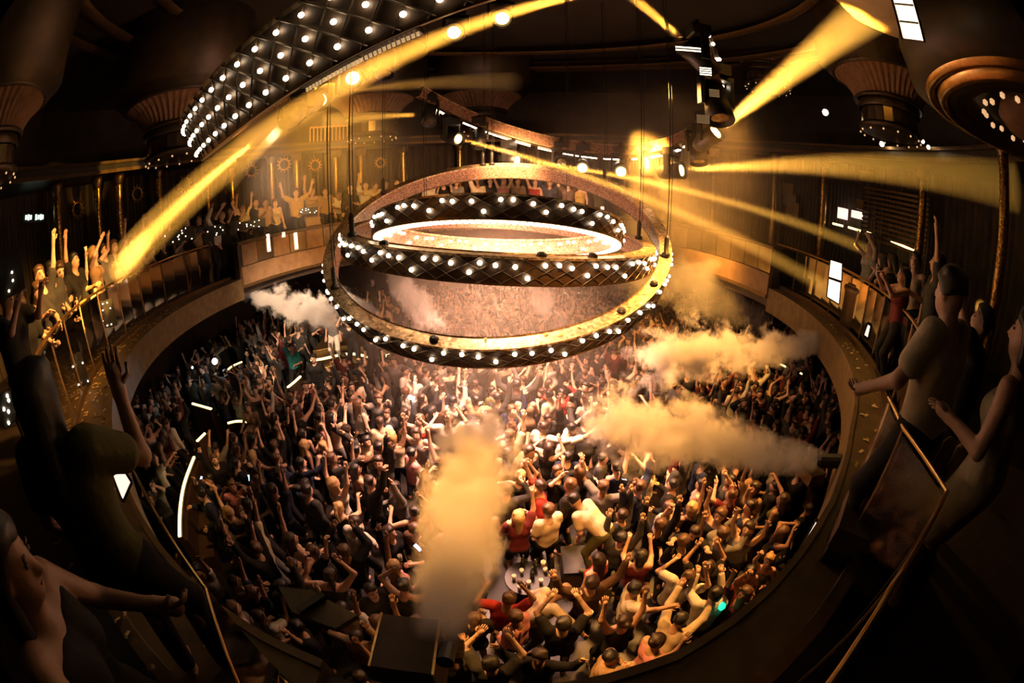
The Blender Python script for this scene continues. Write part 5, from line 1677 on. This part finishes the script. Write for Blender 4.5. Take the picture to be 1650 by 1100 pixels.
# the tightly packed rest, far back and beyond counting: one mass
FM = [M_EYE] + [mat('crowd_skin_%d' % k, SKINS[k], .55, noise=.1) for k in (0, 1, 3)] + [mat('crowd_' + k, COLORS[k], .85, noise=.15) for k in ('black', 'charcoal', 'white', 'grey', 'maroon')] + [mat('crowd_hair', HAIRC['dark brown'], .6)]
VV, FF, II = [], [], []
nv = 0
cache = {}
def arr(me):
    if me not in cache:
        a = np.empty(len(me.vertices) * 3, np.float32); me.vertices.foreach_get('co', a)
        cache[me] = (a.reshape(-1, 3), [tuple(q.vertices) for q in me.polygons], np.array([q.material_index for q in me.polygons]))
    return cache[me]
for p in spots[N_IND:]:
    fem, pose, c, top, hair, hc = dress_up()
    me, J = body_of(pose, fem, .045)
    yaw = rnd.uniform(-PI, PI); s = rnd.uniform(.92, 1.07)
    RM = rotz(yaw) * s
    sk = rnd.choice([1, 2, 2, 3]); ct = rnd.choice([4, 4, 4, 5, 6, 7, 8])
    parts_ = [(me, sk, None)]
    if top == 'dress': parts_.append((cloth_of(pose, fem, 'dress', .045), ct, None))
    else: parts_ += [(cloth_of(pose, fem, top, .045), ct, None), (cloth_of(pose, fem, 'trousers', .045), 4, None)]
    parts_.append((hair_mesh(hair, .03), 9, J))
    for m_, mi, hj in parts_:
        v, f, ix = arr(m_)
        if hj is not None: v = v @ J['HR'].T + J['head']
        VV.append(v @ RM.T + np.array(p))
        FF += [tuple(k + nv for k in q) for q in f]
        II += [0 if (k == 1 and mi < 4) else mi for k in ix]
        nv += len(v)
if VV:
    co = np.concatenate(VV)
    cr = link('crowd', newmesh('crowd', co.tolist(), FF, smooth=True, mats=FM, idx=II))
    tag(cr, 'densely packed far crowd under the balcony beyond the ring', 'crowd', None, 'stuff')
print('CROWD', len(spots), len(bpy.data.objects), len(FF))

# ---- lights people hold
def torch(label, p, m, r_, power=0, color=(1, 1, 1), cat='torch'):
    e = empty('hand_torch', label, cat, p)
    me = ico(r_, 2); me.materials.append(m); link('lamp', me, e)
    MB().lathe([(0, -.16), (.018, -.16), (.018, -.01), (0, -.01)], 8).obj('grip', M_BLACK, e)
    if power: lamp('torch_light', 'POINT', p + (CAM - p).normalized() * .15, power, color, shadow_soft_size=.05)
torch('glaring white torch held up at the left', atz(346, 582, 2.0), M_WHITE, .10, 14, (.8, .93, 1))
torch('small white torch on a stick at the far left', atz(310, 592, 2.0), M_WHITE, .035)
torch('white phone torch lighting the men left of centre', atz(661, 640, 2.05), M_WHITE, .05, 16, (1, .86, .9))
gp = atz(1162, 976, 1.5)
me = MB().lathe([(0, -.09), (.05, -.06), (.07, 0), (.05, .06), (0, .09)], 14).mesh('globe', M_GREEN, True)
e = empty('green_lantern', 'small green glowing lantern at the bottom right', 'lantern', gp)
link('globe', me, e); MB().lathe([(0, -.13), (.025, -.13), (.03, -.08), (0, -.08)], 8).obj('base', M_BLACK, e)
lamp('lantern_light', 'POINT', gp + Vector((0, -.15, .1)), .12, (.05, 1, .5), shadow_soft_size=.06)
for i, (px, py, z) in enumerate(((324, 772, 1.2), (400, 770, 1.2), (217, 702, 1.3), (673, 882, 1.3), (979, 590 - 90, 1.6), (1207, 633, 1.6), (1005, 772, 1.3))):
    o = link('phone', PHONE, None, atz(px, py, z), (R(-60), 0, R(20 * i)))
    tag(o, ['lit phone beside the long curved booth', 'lit phone in the dark left crowd', 'lit phone under the left balcony ledge', 'lit phone at the left edge of the front plume', 'lit phone seen inside the ring', 'lit phone between the right plumes', 'lit phone held by a man in white collar'][i], 'phone', 'lit phones in the crowd')
for i, (px, py) in enumerate(((820, 848), (646, 902), (875, 912), (585, 855), (396, 792), (950, 1000 - 8))):
    o = link('cup', CUP, None, atz(px, py, 1.55))
    tag(o, ['cup held just right of the front plume', 'pale cup held left of the front plume', 'cup held above the round table', 'cup by the man in white tee', 'cup held out by an outstretched arm, left', 'cup in the shadows near the bottom'][i], 'cup', 'cups held in the crowd')
# ================================================================== HAZE: SMOKE JETS AND THE SHAFTS OF LIGHT IN IT
def smoke_mat(name, L, r0, r1, dens, col, scale, seed, power=0.8, end=0.75):
    m = bpy.data.materials.new(name)
    m.use_nodes = True
    nt = m.node_tree
    nt.nodes.clear()
    N = nt.nodes.new
    K = nt.links.new
    out = N('ShaderNodeOutputMaterial')
    vs = N('ShaderNodeVolumePrincipled')
    vs.inputs['Color'].default_value = (*col, 1)
    vs.inputs['Anisotropy'].default_value = 0.0
    K(vs.outputs[0], out.inputs['Volume'])
    tc = N('ShaderNodeTexCoord')
    sp = N('ShaderNodeSeparateXYZ'); K(tc.outputs['Object'], sp.inputs[0])
    def mth(op, a, b=None, clamp=False):
        n = N('ShaderNodeMath'); n.operation = op; n.use_clamp = clamp
        for i, x in enumerate((a, b)):
            if x is None: continue
            if isinstance(x, (int, float)): n.inputs[i].default_value = x
            else: K(x, n.inputs[i])
        return n.outputs[0]
    z = mth('DIVIDE', sp.outputs[2], L)
    zc = mth('MAXIMUM', z, 0.0001)
    rz = mth('MULTIPLY_ADD', mth('POWER', zc, power), r1 - r0)
    rz.node.inputs[2].default_value = r0
    rad = mth('SQRT', mth('ADD', mth('MULTIPLY', sp.outputs[0], sp.outputs[0]), mth('MULTIPLY', sp.outputs[1], sp.outputs[1])))
    e = mth('SUBTRACT', 0.78, mth('DIVIDE', rad, rz))
    mp = N('ShaderNodeMapping'); mp.inputs['Location'].default_value = (seed * 3.1, seed * 1.7, seed * 2.3)
    K(tc.outputs['Object'], mp.inputs['Vector'])
    nz = N('ShaderNodeTexNoise'); nz.inputs['Scale'].default_value = scale; nz.inputs['Detail'].default_value = 3.0; nz.inputs['Roughness'].default_value = 0.6
    K(mp.outputs[0], nz.inputs['Vector'])
    nn = mth('MULTIPLY', mth('SUBTRACT', nz.outputs['Fac'], 0.5), 3.8)
    wob = mth('MULTIPLY', nn, mth('MINIMUM', mth('ADD', mth('MULTIPLY', zc, 1.6), 0.12), 1.0))
    e = mth('ADD', e, wob)
    fade = mth('MULTIPLY', mth('SUBTRACT', 1.0, z), 1 / (1 - end), True)
    e = mth('SUBTRACT', e, mth('MULTIPLY', mth('SUBTRACT', 1.0, fade), 0.75))
    d = mth('MULTIPLY', mth('MULTIPLY', e, 3.2, True), mth('MULTIPLY', mth('MAXIMUM', fade, 0.12), dens))
    K(d, vs.inputs['Density'])
    return m
def smoke(label, a, b, r0, r1, dens, col=(0.92, 0.88, 0.82), scale=2.2, seed=1, power=0.8, end=0.6):
    a, b = Vector(a), Vector(b)
    L = (b - a).length
    m = smoke_mat('smoke_%d' % seed, L, r0, r1, dens, col, scale, seed, power, end)
    prof = [(0.0, -0.01)] + [((r0 + (r1 - r0) * max(t, 0.0001) ** power) * 1.75 if t > 0 else r0 * 1.2, t * L) for t in (0, .06, .15, .3, .5, .75, 1.0)] + [(0.0, L)]
    o = MB().lathe(prof, 20).obj('smoke_plume', m, None, a, (b - a).to_track_quat('Z', 'Y').to_euler())
    tag(o, label, 'smoke', 'smoke jets over the dance floor', 'stuff')
    return o
smoke('tall smoke plume shot forward from the near ledge, front centre', (-0.36, 1.02, 4.38), atz(775, 690, 2.7), 0.15, 0.58, 7.0, scale=3.0, seed=1, power=0.5, end=.75)
smoke('upper of two smoke plumes shot in from the right ledge', atz(1354, 548, 4.25), atz(1000, 582, 3.0), 0.12, 0.66, 8.0, scale=2.6, seed=2, power=0.55, end=.8)
smoke('lower, nearer smoke plume shot in from the right ledge', atz(1316, 742, 4.2), atz(945, 672, 2.9), 0.16, 0.58, 7.0, scale=2.8, seed=3, power=0.55, end=.8)
smoke('white smoke plume shot from the left fascia to the ring', atz(366, 461, 4.1), atz(560, 520, 3.3), 0.06, 0.60, 8.0, scale=2.6, seed=4, power=.6, end=.8)
smoke('smoke plume slanting down inside the ring, left of centre', atd(612, 415, 11.5), atd(735, 560, 9.6), 0.25, 0.55, 2.2, scale=1.6, seed=5)
smoke('small smoke puff at the inner left of the ring', atd(530, 458, 12.5), atd(622, 535, 11.0), 0.2, 0.5, 2.0, scale=1.6, seed=6)
smoke('thin smoke plume inside the ring, right of centre', atd(845, 440, 12.5), atd(915, 535, 11.0), 0.25, 0.5, 1.6, scale=1.6, seed=7)
smoke('broad soft smoke cloud right of the largest ring', atd(1230, 520, 13.5), atd(1040, 420, 10.5), 0.6, 1.1, 0.9, scale=1.0, seed=8)
smoke('pale haze bank behind the right side of the largest ring', atd(1090, 470, 12.0), atd(940, 420, 11.5), 0.5, 0.8, 0.5, scale=1.0, seed=9)

def beam(label, a, b, r0, r1, power, dens=0.05, color=AMBER):
    a, b = Vector(a), Vector(b)
    L = (b - a).length
    mname = 'beam_haze_%g' % dens
    m = MATS.get(mname)
    if m is None:
        m = bpy.data.materials.new(mname)
        m.use_nodes = True
        nt = m.node_tree
        nt.nodes.clear()
        o_ = nt.nodes.new('ShaderNodeOutputMaterial')
        vs = nt.nodes.new('ShaderNodeVolumeScatter')
        vs.inputs['Color'].default_value = (1.0, 0.9, 0.75, 1)
        vs.inputs['Density'].default_value = dens
        vs.inputs['Anisotropy'].default_value = 0.0
        nt.links.new(vs.outputs[0], o_.inputs['Volume'])
        MATS[mname] = m
    o = MB().lathe([(0, 0.05), (r0, 0.05), (r1, L), (0, L)], 16).obj('light_shaft', m, None, a, (b - a).to_track_quat('Z', 'Y').to_euler())
    tag(o, label, 'light beam', 'shafts of amber light', 'stuff')
    # the lamp of the stage light that throws it
    ang = 2 * math.atan((r1 - r0) / L) * 1.25
    back = a - (b - a).normalized() * 0.0
    s = lamp('stage_beam', 'SPOT', back, power, color, b, spot_size=max(R(1.5), ang), spot_blend=0.4, shadow_soft_size=r0 * 0.8)
    return o
def fwd(a, b, d): return Vector(a) + (Vector(b) - Vector(a)).normalized() * d
def hb(label, key, tgt, r0, r1, power, dens=0.05, st=0.34):
    a = fwd(HEADS[key], tgt, st)
    beam(label, a, tgt, r0, r1, power, dens)
TOPP = atd(948, -12, 4.6)
beam('broad beam crossing the top left down to the balcony dancers', TOPP, fwd(TOPP, LEFT_T, (LEFT_T - TOPP).length + .2), 0.06, 0.34, 60000, 0.11)
hb('hot core beam from the arc end to the bleached dancers', 'L7', LEFT_T, 0.05, 0.2, 75000, 0.07, 1.0)
hb('short hot beam from the arc end to the mosaic columns', 'L1', COL_T, 0.08, 0.22, 14000, 0.25)
hb('broad glaring beam rising to the cream bowl, upper right', 'R10', pb, 0.10, 0.42, 34000, 0.3)
hb('narrow beam leaving the top of the picture', 'R12', atd(1008, -14, 6.8), 0.07, 0.13, 9000, 0.4)
hb('level beam running to the right picture edge', 'R8', on_ring(1640, 303, 3.0), 0.07, 0.42, 26000, 0.2)
hb('upper of two long beams slanting down to the right balcony', 'R3', RIGHT_T, 0.06, 0.17, 260000, 0.12)
hb('lower of two long beams slanting down to the lit panels', 'R2', PANEL_T, 0.06, 0.17, 260000, 0.12)
hb('faint beam from the right arc end toward the left arc', 'R1', atd(520, 196, 11), 0.06, 0.25, 2500, 0.2)
hb('faint beam crossing above the left arc end', 'L2', atd(830, 132, 12), 0.06, 0.3, 2500, 0.2)

# soft banks of haze hanging under the rig: density fades out from the middle
def haze(label, c, rad, dens, col=(1.0, 0.86, 0.66)):
    m = bpy.data.materials.new('haze')
    m.use_nodes = True
    nt = m.node_tree
    nt.nodes.clear()
    o_ = nt.nodes.new('ShaderNodeOutputMaterial')
    vs = nt.nodes.new('ShaderNodeVolumeScatter')
    vs.inputs['Color'].default_value = (*col, 1)
    tc = nt.nodes.new('ShaderNodeTexCoord')
    ln = nt.nodes.new('ShaderNodeVectorMath'); ln.operation = 'LENGTH'
    nt.links.new(tc.outputs['Object'], ln.inputs[0])
    mr = nt.nodes.new('ShaderNodeMapRange')
    mr.interpolation_type = 'SMOOTHSTEP'
    for i, x in enumerate((0.1, 1.0, dens, 0.0)): mr.inputs[1 + i].default_value = x
    nt.links.new(ln.outputs['Value'], mr.inputs[0])
    nt.links.new(mr.outputs[0], vs.inputs['Density'])
    nt.links.new(vs.outputs[0], o_.inputs['Volume'])
    me = ico(1.0, 3); me.materials.append(m)
    o = link('haze', me, None, c)
    o.scale = rad
    tag(o, label, 'haze', None, 'stuff')
haze('amber haze hanging at the right under the rig', (4.2, 10.0, 6.6), (4.6, 4.6, 3.2), 0.085)
haze('amber haze hanging at the far left over the balcony', (-4.6, 10.5, 7.4), (3.6, 4.2, 2.4), 0.09)
haze('rosy haze hanging over the middle of the floor', (-0.2, 9.0, 3.6), (4.5, 5.0, 2.8), 0.035)
